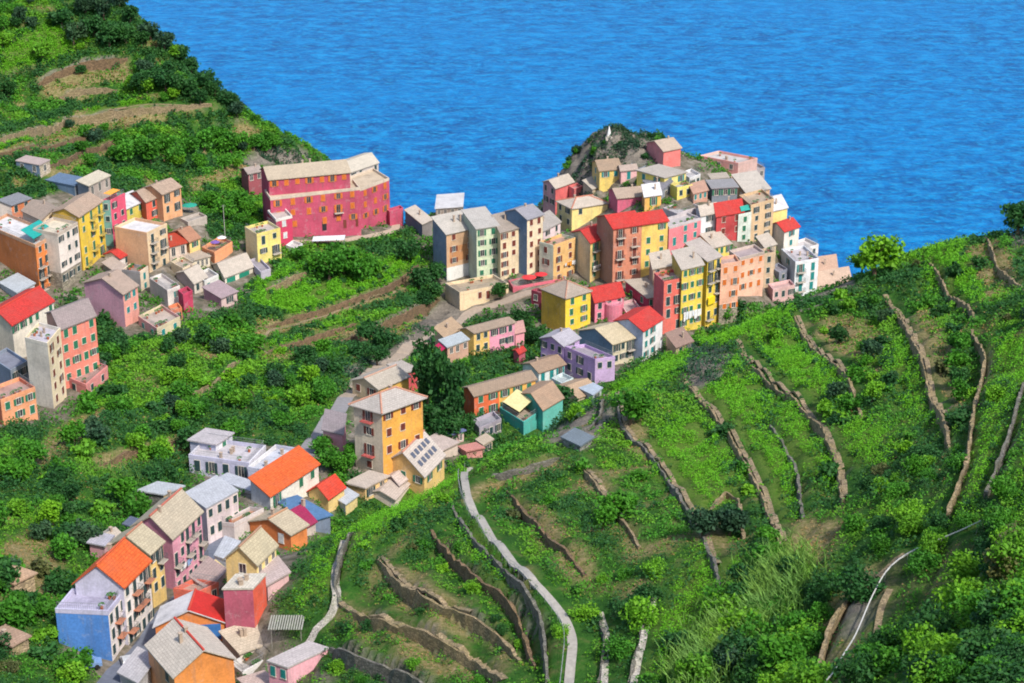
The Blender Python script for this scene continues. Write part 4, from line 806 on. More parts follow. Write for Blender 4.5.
DRY = [[(262,353),(358,327),(362,338),(270,366)], [(252,318),(300,318),(395,290),(420,268),(428,278),(400,298),(300,328),(255,338)], [(360,330),(405,312),(440,295),(446,305),(400,335),(350,360)], [(800,322),(850,312),(884,338),(872,362),(830,352)], [(905,328),(932,305),(955,360),(965,410),(935,385)], [(508,498),(545,508),(592,560),(604,595),(560,572)], [(376,558),(420,572),(505,632),(525,668),(470,642),(400,612)],
 [(345,604),(400,620),(460,655),(480,683),(440,676),(360,640)], [(815,683),(820,610),(860,565),(905,555),(890,600),(862,645),(850,683)], [(690,500),(720,490),(730,560),(700,560)], [(580,462),(600,470),(650,555),(630,560)],
 [(-30,150),(130,113),(215,104),(218,112),(150,124),(60,142),(-30,168)], [(36,96),(60,74),(125,60),(132,76),(80,90)], [(48,172),(130,138),(132,150),(60,178)], [(270,150),(190,180),(190,190),(250,175)], [(240,120),(270,140),(250,150),(220,140)],
 [(90,455),(200,430),(200,445),(100,472)], [(20,460),(70,420),(110,405),(90,440),(30,470)], [(430,500),(520,470),(570,455),(560,470),(470,500)], [(780,540),(800,520),(840,520),(830,560),(790,570)], [(600,400),(640,420),(660,470),(630,450)], [(955,250),(1000,240),(1024,290),(985,300)],
 [(0,545),(40,530),(60,560),(50,610),(0,620)]]
ROCK = [[(540,215),(555,160),(598,118),(652,122),(658,165),(600,166),(590,182),(598,220)], [(232,165),(262,145),(312,150),(302,168)], [(340,372),(395,345),(440,300),(470,300),(470,325),(420,350),(360,390)], [(690,345),(740,350),(720,380),(680,390)], [(540,440),(600,400),(615,410),(590,450)],
 [(850,580),(890,575),(880,620),(840,650)], [(1000,215),(1024,205),(1040,240),(1010,250)]]
PAVED = [[(-40,222),(10,205),(60,192),(195,196),(215,240),(280,240),(270,280),(235,310),(130,340),(70,300),(-40,330)], [(-40,300),(60,300),(105,380),(60,425),(-40,430)], [(395,195),(470,190),(540,160),(640,150),(760,140),(840,250),(860,290),(780,304),(700,332),(640,364),(560,408),(490,420),(486,400),(560,362),(542,330),(520,318),(450,316),(420,250)],
 [(345,380),(420,360),(425,450),(480,440),(470,458),(390,490),(345,470)], [(192,440),(320,446),(345,500),(300,560),(272,620),(335,683),(100,683),(60,655),(112,560),(165,505),(196,482)], [(265,180),(400,180),(410,230),(280,250)]]
def cover(px, py):
    c = np.zeros(np.shape(px), np.int8)      # 0 scrub, 1 vines, 2 dry, 3 rock, 4 paved
    for k, L in ((4, PAVED), (2, DRY), (1, VINE), (3, ROCK)):
        for poly in L: c[inpoly(px, py, poly)] = k
    return c
GPX, GPY = project(XX, YY, ZT)
_jx = (vnoise(XX, YY, 5, 5)-.5)*6; _jy = (vnoise(XX, YY, 5, 6)-.5)*4
GC = cover(GPX+_jx, GPY+_jy)
GC = np.where(BANK & (vnoise(XX, YY, 4, 63) > .36) & (GC != 4) & (GC != 1), np.where(vnoise(XX, YY, 9, 64) > .52, 2, 0), GC)
_v = GC == 1; EDGE = _v & ~(np.roll(_v, 2, 0) & np.roll(_v, -2, 0) & np.roll(_v, 2, 1) & np.roll(_v, -2, 1))
def edge_at(x, y): return EDGE[np.clip(np.round((y-GY0)/GS).astype(int), 0, GC.shape[0]-1), np.clip(np.round((x-GX0)/GS).astype(int), 0, GC.shape[1]-1)]
def cov_at(x, y): return GC[np.clip(np.round((y-GY0)/GS).astype(int), 0, GC.shape[0]-1), np.clip(np.round((x-GX0)/GS).astype(int), 0, GC.shape[1]-1)]
BUILT = np.zeros(ZT.shape, bool)
def mark_built():
    for f in FOOT:
        f = np.array(f); c = f.mean(0); q = c+(f-c)*1.12+np.sign(f-c)*.5
        i0, i1 = np.searchsorted(gx, [q[:, 0].min(), q[:, 0].max()]); j0, j1 = np.searchsorted(gy, [q[:, 1].min(), q[:, 1].max()])
        BUILT[j0:j1+1, i0:i1+1] |= inpoly(XX[j0:j1+1, i0:i1+1], YY[j0:j1+1, i0:i1+1], [tuple(p) for p in q])
def mark_line(q, w):
    for p in q:
        i0, i1 = np.searchsorted(gx, [p[0]-w, p[0]+w]); j0, j1 = np.searchsorted(gy, [p[1]-w, p[1]+w]); BUILT[j0:j1+1, i0:i1+1] = True
def built_at(x, y): return BUILT[np.clip(np.round((y-GY0)/GS).astype(int), 0, BUILT.shape[0]-1), np.clip(np.round((x-GX0)/GS).astype(int), 0, BUILT.shape[1]-1)]
# ------------------------------------------------------------------ leaves
def leafmat(name, c, var=.35):
    if name in _mats: return _mats[name]
    m, nt, b = nodes(name); g = nt.nodes.new('ShaderNodeNewGeometry'); oi = nt.nodes.new('ShaderNodeObjectInfo')
    col = ramp(nt, g.outputs['Random Per Island'], [(0, scl(c, 1-var)), (.5, c), (1, scl([c[0]*1.15, c[1]*1.05, c[2]], 1+var))])
    n = noise(nt, pos(nt), .16, 3, .6)
    col = mix(nt, ramp(nt, n, [(.42, (0,)*3), (.62, (.75,)*3)]), col, scl([c[0]*1.35, c[1]*1.15, c[2]*.8], .95))
    r = ramp(nt, oi.outputs['Random'], [(0, (.72, .78, .8)), (.5, (1, 1, 1)), (1, (1.15, 1.1, .95))])
    col = mix(nt, 1.0, col, r, 'MULTIPLY'); nt.links.new(col, b.inputs['Base Color']); b.inputs['Roughness'].default_value = .65; b.inputs['Specular IOR Level'].default_value = .25
    t = nt.nodes.new('ShaderNodeBsdfTranslucent'); nt.links.new(col, t.inputs['Color']); ms = nt.nodes.new('ShaderNodeMixShader'); ms.inputs[0].default_value = .25
    nt.links.new(b.outputs[0], ms.inputs[1]); nt.links.new(t.outputs[0], ms.inputs[2]); nt.links.new(ms.outputs[0], nt.nodes['Material Output'].inputs['Surface'])
    _mats[name] = m; return m
LEAF = {'vine': (.098, .33, .012), 'dark': (.022, .098, .024), 'mid': (.048, .20, .016), 'light': (.11, .31, .018), 'olive': (.095, .12, .045), 'dry': (.30, .22, .10), 'grass': (.085, .23, .022), 'teal': (.03, .085, .045)}
def lm(k): return leafmat('foliage_'+k, LEAF[k])
def quads_mesh(name, cen, siz, nrm_bias, mat, r, aspect=.7):
    """one mesh of many small four-sided leaves"""
    n = len(cen); a = r.normal(size=(n, 3)); a[:, 2] *= .6; a /= np.linalg.norm(a, axis=1)[:, None]
    nr = r.normal(size=(n, 3)) + nrm_bias; nr /= np.linalg.norm(nr, axis=1)[:, None]
    u = np.cross(nr, a); u /= np.linalg.norm(u, axis=1)[:, None]+1e-9; w = np.cross(nr, u)
    s = np.asarray(siz)[:, None]; u = u*s; w = w*s*aspect
    v = np.stack([cen-u, cen-w*.9+u*.1, cen+u, cen+w], 1).reshape(-1, 3).astype(np.float32)
    me = bpy.data.meshes.new(name); me.vertices.add(4*n); me.vertices.foreach_set('co', v.ravel()); me.loops.add(4*n); me.loops.foreach_set('vertex_index', np.arange(4*n, dtype=np.int32))
    me.polygons.add(n); me.polygons.foreach_set('loop_start', np.arange(0, 4*n, 4, dtype=np.int32)); me.polygons.foreach_set('loop_total', np.full(n, 4, np.int32)); me.update(calc_edges=True)
    me.materials.append(mat); return me
def crown_mesh(seed, mat, nclump=16, per=34, leaf=.15, shape='round'):
    r = np.random.default_rng(seed); C = []
    for i in range(nclump):
        d = r.normal(size=3); d /= np.linalg.norm(d)
        if shape == 'tall': c = d*np.array([.5, .5, 1.25])*r.uniform(.5, .85); c[2] += .9; cr = r.uniform(.28, .45)
        elif shape == 'umbrella': d[2] = abs(d[2])*.5; c = d*np.array([.85, .85, .35])*r.uniform(.4, 1); cr = r.uniform(.25, .4)
        else: c = d*np.array([.7, .7, .58])*r.uniform(.45, 1); c[2] = c[2]*.9+.45; cr = r.uniform(.28, .5)
        p = r.normal(size=(per, 3)); p /= np.linalg.norm(p, axis=1)[:, None]; p = p*r.uniform(.55, 1.0, (per, 1))*cr*np.array([1, 1, .8])+c; C.append(p)
    C = np.concatenate(C); C = C[C[:, 2] > -.15]
    return quads_mesh('crown', C, r.uniform(.6, 1.25, len(C))*leaf, np.array([.1, -.1, .8]), mat, r)
CROWN = {}
def crown(kind, tone):
    k = (kind, tone, random.randrange(4))
    if k not in CROWN:
        sh = {'bush': 'round', 'thicket': 'round', 'tree': 'round', 'tall': 'tall', 'umbrella': 'umbrella'}[kind]
        CROWN[k] = crown_mesh(hash((kind, k[2])) % 1000 if False else {'bush': 10, 'thicket': 25, 'tree': 40, 'tall': 70, 'umbrella': 90}[kind]+k[2], lm(tone), *{'bush': (11, 30, .17), 'thicket': (20, 70, .075), 'tree': (22, 40, .115), 'tall': (26, 40, .11), 'umbrella': (20, 34, .11)}[kind], sh)
    return CROWN[k]
TRUNK = {}
def trunk(v):
    if v not in TRUNK:
        mb = MB(); rr = random.Random(v); p = np.array([0, 0, -.5]); rad = .13
        for i in range(3):
            q = p+np.array([rr.uniform(-.12, .12), rr.uniform(-.12, .12), .42]); mb.bar(p, q, rad, 0, rad*.8, 7); p = q; rad *= .8
        for i in range(4):
            a = rr.uniform(0, 6.28); q = p+np.array([math.cos(a)*.45, math.sin(a)*.45, rr.uniform(.3, .6)]); mb.bar(p, q, rad*.7, 0, rad*.25, 5)
        TRUNK[v] = mb.mesh('trunk', paint('#6E5A48', .95, 'bark'))
    return TRUNK[v]
NT = [0]
def bush(x, y, r, tone, label, group):
    o = link('bush', crown('thicket' if y < 215 else 'bush', tone)); o.location = (x, y, ht(x, y)-.12*r); s = random.uniform(.85, 1.15); o.scale = (r*s, r/s, r*random.uniform(.75, 1.05)); o.rotation_euler = (0, 0, random.uniform(0, 6.28))
    tag(o, label, 'bush', group); NT[0] += 1; return o
def tree(x, y, r, tone, label, group=None, kind='tree', lift=.5, cat='tree'):
    t = empty('tree', (x, y, ht(x, y))); tag(t, label, cat, group); s = random.uniform(.9, 1.1)
    tr = link('trunk', trunk(random.randrange(4)), t); tr.scale = (r*.8, r*.8, r*(lift+.45)); c = link('crown', crown(kind, tone), t); c.location = (0, 0, r*lift); c.scale = (r*s, r/s, r*(1.55 if kind == 'tall' else 1)); c.rotation_euler = (0, 0, random.uniform(0, 6.28)); return t
# ------------------------------------------------------------------ ground cover
def candidates(dens, r, ylo=100, yhi=700):
    n = int(dens*(yhi-ylo)*520); y = r.uniform(ylo, yhi, n); x = r.uniform(-290, 290, n)
    z = hts(x, y); px, py = project(x, y, z); k = (px > -230) & (px < 1290) & (py > -40) & (py < 740) & (z > 1.5) & ~built_at(x, y)
    return x[k], y[k], z[k], px[k], py[k]
def seen(x, y, z, lift=2.5):
    """which points the hills do not hide (with a margin), so that nothing is grown on far slopes"""
    ok = np.ones(len(x), bool)
    for f in np.linspace(.45, .985, 60):
        ok &= (CAMZ+(z+lift-CAMZ)*f) > hts(x*f, y*f)-1.0
    return ok
def build_cover():
    r = np.random.default_rng(5)
    def emit(name, xs, ys, zs, per, rad, leaf, mat, hgt, label, dome=True):
        """leafy clumps: per leaves on a low dome of the given radius round each point"""
        n = len(xs)
        if n == 0: return
        rad = np.broadcast_to(rad, n); hgt = np.broadcast_to(hgt, n); i = np.repeat(np.arange(n), per); d = r.normal(size=(len(i), 3)); d /= np.linalg.norm(d, axis=1)[:, None]; d[:, 2] = np.abs(d[:, 2])
        k = r.uniform(.6, 1.05, len(i)) if dome else r.uniform(.1, 1, len(i))
        cx, cy = xs[i]+d[:, 0]*rad[i]*k, ys[i]+d[:, 1]*rad[i]*k; cen = np.stack([cx, cy, hts(cx, cy)+d[:, 2]*hgt[i]*k], 1)
        far = np.clip(ys[i]/300, .7, 1.4)
        o = link(name, quads_mesh(name, cen, r.uniform(.6, 1.3, len(i))*leaf*far, np.array([0, -.1, 1.0])+d*.8, mat, r)); tag(o, label, 'plants', kind='stuff')
    x, y, z, px, py = candidates(.62, r); k = seen(x, y, z); x, y, z = x[k], y[k], z[k]; c = cov_at(x, y); u = r.random(len(x))
    tone = vnoise(x, y, 18, 23)*.55+vnoise(x, y, 6, 24)*.45; big = vnoise(x, y, 9, 21)
    R = (.55+.9*big+.35*r.random(len(x)))*np.where(y > 250, 1.15, .95)
    near_paved = (c == 4)
    hedge = edge_at(x, y) & (u < .7); c = np.where(hedge, 0, c); tone = np.where(hedge, tone*.6, tone); R = np.where(hedge, np.minimum(R, .8), R)
    for nm, sel, leaf, key, kh, lb in (('scrub', (c == 0) & (tone < .50) & (u < .75), .26, 'dark', 1.25, 'dark green scrub covering the hillsides between the terraces'), ('undergrowth', (c == 0) & (tone >= .50) & (tone < .60) & (u < .75), .25, 'mid', 1.1, 'mid green undergrowth covering the hillsides'),
                                       ('brambles', (c == 0) & (tone >= .60) & (u < .7), .23, 'light', .85, 'light green brambles covering the sunny slopes'), ('rock_plants', (c == 3) & (big > .36) & (u < .6), .24, 'teal', .9, 'blue-green plants growing on the rocks'),
                                       ('alley_plants', near_paved & (u < .3) & (big > .42), .24, 'mid', 1.0, 'small plants growing between the houses')):
        emit(nm, x[sel], y[sel], z[sel], 26, R[sel], leaf, lm(key), R[sel]*kh, lb)
    P = [], [], []
    for q, *_ in WALLW:
        for p in q:
            if r.random() < .75: v = p+r.normal(0, .75, 2); P[int(r.random()*2.4)].append(v)
    for pts, key, nm in zip(P, ('dark', 'mid', 'light'), ('ivy', 'creepers', 'wall_weeds')):
        v = np.array(pts); w = r.uniform(.35, .95, len(v)); emit(nm, v[:, 0], v[:, 1], None, 22, w, .18, lm(key), w*1.1, {'ivy': 'dark ivy hanging over the terrace walls', 'creepers': 'green creepers along the terrace walls', 'wall_weeds': 'light green weeds along the terrace walls'}[nm])
    x, y, z, px, py = candidates(2.0, r); k = seen(x, y, z); x, y, z = x[k], y[k], z[k]; c = cov_at(x, y); u = r.random(len(x)); hn = vnoise(x, y, 5, 27)
    s = (c == 0) & (u < .8); emit('weeds', x[s], y[s], z[s], 4, .5, .2, lm('grass'), .5, 'short green weeds between the bushes', False)
    s = ((c == 2) & (u < .5)) | ((c == 0) & (u < .05)); emit('dry_grass', x[s], y[s], z[s], 6, .5, .17, lm('dry'), .4, 'dry straw coloured grass on the open terraces', False)
    s = (c == 2) & (u > .3) & (hn > .42); emit('green_grass', x[s], y[s], z[s], 6, .55, .19, lm('grass'), .55, 'green grass tufts on the dry terraces', False)
    xv, yv, zv, _, _ = candidates(5.4, r); k = (cov_at(xv, yv) == 1); xv, yv, zv = xv[k], yv[k], zv[k]; k = seen(xv, yv, zv); x, y, z = xv[k], yv[k], zv[k]
    row = .5+.5*np.cos(hts(x, y)*2*math.pi/.8); sel = (row > .22) & (vnoise(x, y, 4, 33) > .10)
    x, y, z, row = x[sel], y[sel], z[sel], row[sel]; emit('vines', x, y, z, 9, .5, .15, lm('vine'), np.where(row > .55, 1.5, 1.0), 'bright green grapevine canopy on the terraces')
# ------------------------------------------------------------------ paths, awnings, laundry and other small things
def ribbon(name, pts, width, mat, lift=.06, y0=45, th=.35, step=1.0):
    q = _poly_world_on(pts, y0, step); T = np.gradient(q, axis=0); T /= np.linalg.norm(T, axis=1)[:, None]+1e-9; Nn = np.stack([-T[:, 1], T[:, 0]], 1)
    mb = MB(); rows = []
    for p, n in zip(q, Nn):
        z = max(ht(*(p+n*k*width/2)) for k in (-1, -.5, 0, .5, 1))+lift
        a, b = p-n*width/2, p+n*width/2; rows.append([(*a, z-th), (*a, z), (*b, z+.001), (*b, z-th)])
    for A, B in zip(rows, rows[1:]):
        k = len(mb.v); mb.v += A+B; mb.f += [(k, k+4, k+5, k+1), (k+1, k+5, k+6, k+2), (k+2, k+6, k+7, k+3)]; mb.m += [0]*3
    mark_line(q, width/2+.4); o = mb.put(name, mat); tag(o, kind='structure'); return q, Nn, rows
def _poly_world_on(pts, y0, step=1.0):
    w = [hit(x, y, y0)[:2] for x, y in pts]; out = []
    for a, b in zip(w, w[1:]):
        n = max(1, int(np.linalg.norm(b-a)/step)); out += [a+(b-a)*i/n for i in range(n)]
    out.append(w[-1]); q = np.array(out)
    for _ in range(6):
        if len(q) > 4: q[1:-1] = .25*q[:-2]+.5*q[1:-1]+.25*q[2:]
    return q
def low_wall(q, Nn, side, off, h, hexs, label, name='parapet_wall', cat='low wall', every=1):
    mb = MB(); rows = []
    for p, n in zip(q[::every], Nn[::every]):
        a, b = p+n*side*off, p+n*side*(off+.35); z = ht(*p)
        rows.append([(*a, z-.8), (*a, z+h), (*b, z+h+.02), (*b, z-1.4)])
    for A, B in zip(rows, rows[1:]):
        k = len(mb.v); mb.v += A+B; mb.f += [(k, k+4, k+5, k+1), (k+1, k+5, k+6, k+2), (k+2, k+6, k+7, k+3)]; mb.m += [0]*3
    tag(mb.put(name, stonework(hexs, 'dry_stone', 2.2)), label, cat)
def awning(key, quad, hexs, name='awning', th=.06):
    root = REG[key][0]; mb = MB(); mb.solid(quad, [(0, 1, 2, 3)], th)
    for p in (quad[0], quad[1]): mb.bar((p[0], p[1], p[2]-th), (p[0], p[1], p[2]-2.0), .03)
    return mb.put(name, paint(hexs, .8, 'canvas'), root)
def panel(key, name, face, a0, a1, z0, z1, hexs, out=.014, kind=None):
    """thin panel on a facade: face 'R' (a along C-R) or 'L' (b along C-L); heights measured down from the eave"""
    root, Pt, zt, wz, zg, lR, lL = REG[key]; mb = MB()
    e, t = (out/lL, .3/lL) if face == 'R' else (out/lR, .3/lR)
    q = lambda s, d: (s, -d) if face == 'R' else (-d, s)
    lo, hi = zt-z1, zt-z0
    b4 = [Pt(*q(a0, e), lo), Pt(*q(a1, e), lo), Pt(*q(a1, -t), lo), Pt(*q(a0, -t), lo)]; t4 = [(x, y, hi) for x, y, _ in b4]
    if face == 'L': b4, t4 = b4[::-1], t4[::-1]
    mb.quadbox(b4, t4); m = kind(hexs) if kind else plaster(hexs); return mb.put(name, m, root)
def parasol(px, py, hexs, label, r=1.5, y0=200, z=None, group=None):
    if z is None: g = hit(px, py, y0)
    else: g = at_z(px, py, z)
    o = empty('parasol', tuple(g)); tag(o, label, 'parasol', group); mb = MB(); mb.bar((0, 0, -.1), (0, 0, 2.3), .035, seg=6); mb.put('pole', paint('#D8D8D4', .5), o, (0, 0, 0))
    mb = MB(); n = 8; top = [(0, 0, 2.65)]+[(r*math.cos(6.2832*i/n), r*math.sin(6.2832*i/n), 2.1) for i in range(n)]; mb.solid(top, [(0, 1+i, 1+(i+1) % n) for i in range(n)], .04); mb.put('canopy', paint(hexs, .8, 'canvas'), o, (0, 0, 0))
def laundry(key, a0, a1, down, cols, label, seed, hmax=1.5):
    root, Pt, zt, wz, zg, lR, lL = REG[key]; rr = random.Random(seed); off = -.55/lL
    A, B = np.array(Pt(a0, off, zt-down)), np.array(Pt(a1, off, zt-down)); o = empty('laundry_line', tuple(A)); tag(o, label, 'laundry')
    mb = MB(); mb.bar(A, B, .012); mb.put('line', paint('#888888', .6), o); L = np.linalg.norm(B-A); t = (B-A)/L; x = .05; n = np.array([t[1], -t[0], 0])
    while x < L-.3:
        w = rr.uniform(.5, 1.3); h = rr.uniform(.6, 1)*hmax; mb = MB(); k = 5
        for side in (0, .02):
            for i in range(k+1):
                p = A+t*(x+min(w, L-x)*i/k); s = math.sin(i*2.1+x)*.05; mb.v += [tuple(p+n*side), tuple(p-np.array([0, 0, h*(1+.06*math.sin(i))])+n*(side+s))]
        for i in range(k): j = 2*i; mb.f += [(j, j+2, j+3, j+1), (j+2*(k+1), j+1+2*(k+1), j+3+2*(k+1), j+2+2*(k+1))]; mb.m += [0, 0]
        mb.put('cloth', paint(rr.choice(cols), .9, 'cloth'), o); x += w+.1
def pole(px, py, h, label, y0, name='utility_pole'):
    g = hit(px, py, y0); o = empty(name, tuple(g)); tag(o, label, 'pole'); mb = MB(); mb.bar((0, 0, -.6), (0, 0, h), .11, 0, .07, 7); mb.put('pole', paint('#B0AEA8', .7), o, (0, 0, 0))
    mb = MB(); mb.bar((-.5, 0, h-.4), (.5, 0, h-.4), .05); mb.bar((.45, 0, h-.4), (.45, 0, h-.15), .05); mb.bar((-.45, 0, h-.4), (-.45, 0, h-.15), .05); mb.put('crossbar', paint('#8A8A86', .7), o, (0, 0, 0))
def build_extras():
    stone_path = stonework('#BDB6AC', 'cobbled_path', 4.0)
    q, Nn, _ = ribbon('path', [(470,468),(464,480),(467,497),(484,526),(505,553),(530,579),(552,602),(566,620),(574,640),(571,662),(567,700)], 1.15, paint('#AAA59D', .95, 'paved_path'), .05)
    mb = MB(); root = empty('railing_fence', (q[0][0], q[0][1], ht(*q[0]))); tag(root, 'thin metal railing along the valley side of the curved footpath', 'railing')
    side = 1 if project(*(q[len(q)//2]+Nn[len(q)//2]), ht(*q[len(q)//2]))[0] < project(*q[len(q)//2], ht(*q[len(q)//2]))[0] else -1
    pr = [(p+n*side*.95) for p, n in zip(q, Nn)]; zz = [ht(*p)+.2 for p in q]
    for i in range(0, len(pr), 2): mb.bar((*pr[i], zz[i]-.5), (*pr[i], zz[i]+.95), .03)
    mb.put('post', paint('#8B8F92', .5), root); mb = MB()
    for i in range(0, len(pr)-2, 2):
        for h in (.5, .95): mb.bar((*pr[i], zz[i]+h), (*pr[i+2], zz[i+2]+h), .025)
    mb.put('rail', paint('#9A9EA2', .5), root)
    for o in root.children: o['kind'] = 'stuff'
    dirt = stonework('#9C896C', 'earth_path', 3.2)
    ribbon('path', [(345,545),(338,565),(334,590),(341,604),(322,625),(305,650)], 1.2, stone_path, .08)
    ribbon('path', [(341,604),(372,622),(405,633),(450,646),(478,660),(505,680)], .9, dirt, .05)
    ribbon('path', [(600,614),(607,635),(604,690)], .8, stone_path, .08); ribbon('path', [(655,598),(648,622),(632,690)], .8, stone_path, .08)
    for pts in ([(738,340),(756,363),(780,386),(803,402),(826,430),(842,468),(846,500)], [(685,380),(706,404),(732,431),(749,461),(769,504),(784,544)], [(886,295),(903,318),(915,343),(929,376),(945,418)], [(798,316),(809,340),(831,360),(849,374)],
                [(608,392),(624,424),(652,453),(676,488),(704,528),(719,566)], [(268,354),(255,345),(270,330),(310,320),(360,304),(400,290)], [(0,146),(30,131),(70,119),(110,112),(185,106),(212,105)], [(582,460),(602,488),(624,518)], [(380,556),(404,588),(434,604),(472,619)],
                [(872,583),(888,570),(905,556)], [(876,640),(880,610),(890,590)]):
        ribbon('path', pts, .7, dirt, .03)
    road = paint('#8E8C90', .9, 'asphalt')
    ribbon('road', [(285,500),(300,468),(312,444),(330,418),(346,398)], 3.2, road, .07, y0=250); ribbon('road', [(346,398),(372,372),(405,350),(440,330),(470,312),(520,296),(560,290)], 3.0, paint('#A89888', .95, 'paved_lane'), .07, y0=300)
    ribbon('road', [(95,700),(120,672),(145,650),(160,625),(185,600),(205,580),(214,556),(226,530)], 3.4, paint('#6E7484', .9, 'asphalt_dark'), .07, y0=185)
    q, Nn, _ = ribbon('path', [(270,240),(310,243),(350,240),(395,232),(420,222)], 2.2, paint('#B9A894', .95, 'paved_lane2'), .06, y0=380)
    # monorail down the right slope
    pts = [(826,690),(840,668),(858,637),(872,603),(885,580),(905,562),(928,552),(955,540),(988,526)]
    q = _poly_world_on(pts, 45, 1.0); root = empty('monorail_track', (*q[0], ht(*q[0]))); tag(root, 'thin pale monorail track on short posts crossing the bottom right slope', 'monorail'); mb = MB(); zs = np.array([ht(*p)+1.0 for p in q])
    for _ in range(6): zs[1:-1] = .25*zs[:-2]+.5*zs[1:-1]+.25*zs[2:]
    for i in range(len(q)-1): mb.bar((*q[i], zs[i]), (*q[i+1], zs[i+1]), .075)
    mb.put('rail', paint('#D8D8D4', .5), root)
    for i in range(0, len(q), 3): mb = MB(); mb.bar((*q[i], zs[i]-1.8), (*q[i], zs[i]), .035); mb.put('post', paint('#8E8E8C', .6), root)
    mark_line(q, .6)
    # the white marker on the rock
    g = hit(609, 138, 420); o = empty('shrine_marker', tuple(g)); o.scale = (.72, .72, .72); tag(o, 'white pointed stone marker on a stepped base on top of the cape rock', 'monument'); mb = MB(); mb.box(-1.3, 1.3, -1.3, 1.3, -.8, .5); mb.box(-.9, .9, -.9, .9, .502, 1.1); mb.put('base', plaster('#CFC6B8'), o, (0, 0, 0))
    mb = MB(); mb.bar((0, 0, 1.1), (0, 0, 2.0), .75, 0, .68, 10); mb.bar((0, 0, 2.0), (0, 0, 4.6), .68, 0, .12, 10); mb.bar((0, 0, 4.6), (0, 0, 4.9), .16, 0, .02, 8); mb.put('spire', plaster('#F4F2F0'), o, (0, 0, 0))
    pole(225, 236, 8.2, 'tall thin pole between the peach terrace house and the pale yellow house', 390)
    # awnings and panels that belong to houses
    K = 'tall orange house with a teal awning over its roof terrace'; _, Pt, zt, wz, zg, lR, lL = REG[K]
    awning(K, [Pt(.95, .05, zt+1.0), Pt(.06, .05, zt+1.0), Pt(.06, .30, zt+1.9), Pt(.95, .30, zt+1.9)], '#14A098')
    K = 'pale white-green house with a teal awning beside the dark red one'; _, Pt, zt, wz, zg, lR, lL = REG[K]
    awning(K, [Pt(.95, .02, zt+.7), Pt(.2, .02, zt+.7), Pt(.2, .4, zt+1.5), Pt(.95, .4, zt+1.5)], '#2AA090')
    K = 'magenta house with a teal side wall beside the yellow tower house'; _, Pt, zt, wz, zg, lR, lL = REG[K]
    awning(K, [Pt(.75, .1, zt+1.2), Pt(.1, .1, zt+1.2), Pt(.1, .9, zt+1.6), Pt(.75, .9, zt+1.6)], '#F0A040')
    K = 'turquoise terrace block with a cream awning at the gully edge'; _, Pt, zt, wz, zg, lR, lL = REG[K]
    awning(K, [Pt(.1, .25, zt+1.1), Pt(.1, .95, zt+1.1), Pt(.85, .95, zt+1.9), Pt(.85, .25, zt+1.9)], '#E8DCA0')
    K = 'golden yellow house with a yellow awning, tallest of the lower row'; _, Pt, zt, wz, zg, lR, lL = REG[K]
    panel(K, 'awning', 'R', .1, .6, 9.2, 11.0, '#F8D818', .5, lambda h: paint(h, .8, 'canvas'))
    K = 'small kiosk house with a white roof and magenta awning by the path'; _, Pt, zt, wz, zg, lR, lL = REG[K]
    awning(K, [Pt(-.28, .1, zt-.7), Pt(-.28, .95, zt-.7), Pt(-.01, .95, zt-.1), Pt(-.01, .1, zt-.1)], '#C01F55')
    K = 'narrow pink stair annex on the right end of the wide brown roof'
    K = 'long house, half orange half yellow, with a brown roof and green shutters'; panel(K, 'painted_front', 'R', -.002, .40, .12, 7, '#EE6A2A')
    K = 'house half yellow half pink under one wide brown roof above the gully'; panel(K, 'painted_front', 'R', .38, 1.002, .12, 7, '#F09AB4')
    K = 'weathered brown house with peeling walls at the left end of the cape row'; panel(K, 'whitewashed_base', 'R', .0, 1.0, 8.9, 14, '#E6E4DE'); panel(K, 'peeling_plaster', 'R', .1, .75, 3.6, 7.6, '#C98A52')
    K = 'low cream house with two green garage doors below the yellow garden house'
    for a0, a1 in ((.06, .36), (.5, .86)): panel(K, 'garage_door', 'R', a0, a1, .5, 2.3, '#1F8A70', .06, lambda h: paint(h, .6))
    K = 'orange house with one roof slope white and the other bright red'
    panel(K, 'blue_panel', 'L', .06, .50, .2, 2.6, '#3E7AC0', .05, lambda h: paint(h, .6))
    K = 'yellow gabled house with dark sheets on its roof in front of the tall orange house'; root, Pt, zt, wz, zg, lR, lL = REG[K]
    for i in range(5):
        for j in range(2):
            a, b = .12+.17*i, .12+.17*j; zr = zt+3.2*2*b+.27; mb = MB(); mb.solid([Pt(a, b, zt+3.2*2*b+.33), Pt(a+.11, b, zt+3.2*2*b+.33), Pt(a+.11, b+.1, zt+3.2*2*(b+.1)+.33), Pt(a, b+.1, zt+3.2*2*(b+.1)+.33)], [(0, 1, 2, 3)], .05); mb.put('roof_panel', paint('#5A6070', .3), root)
    K = 'pink house with a red roof and a round terrace beside the vivid yellow house'; root, Pt, zt, wz, zg, lR, lL = REG[K]
    mb = MB(); c = np.array(Pt(.62, -.05, zt-.4)); mb.bar((c[0], c[1], zt-6.5), (c[0], c[1], zt-.9), 2.2, 0, 2.2, 18); mb.put('terrace', plaster('#F07E98'), root); mb = MB()
    for i in range(26): a = 6.2832*i/26; mb.bar((c[0]+2.1*math.cos(a), c[1]+2.1*math.sin(a), zt-.9), (c[0]+2.1*math.cos(a), c[1]+2.1*math.sin(a), zt-.05), .05); b = 6.2832*(i+1)/26; mb.bar((c[0]+2.1*math.cos(a), c[1]+2.1*math.sin(a), zt-.05), (c[0]+2.1*math.cos(b), c[1]+2.1*math.sin(b), zt-.05), .06)
    mb.put('railing', paint('#E4C8CC', .7), root)
    K = 'huge crimson mansion with orange shuttered windows on the left cliff'
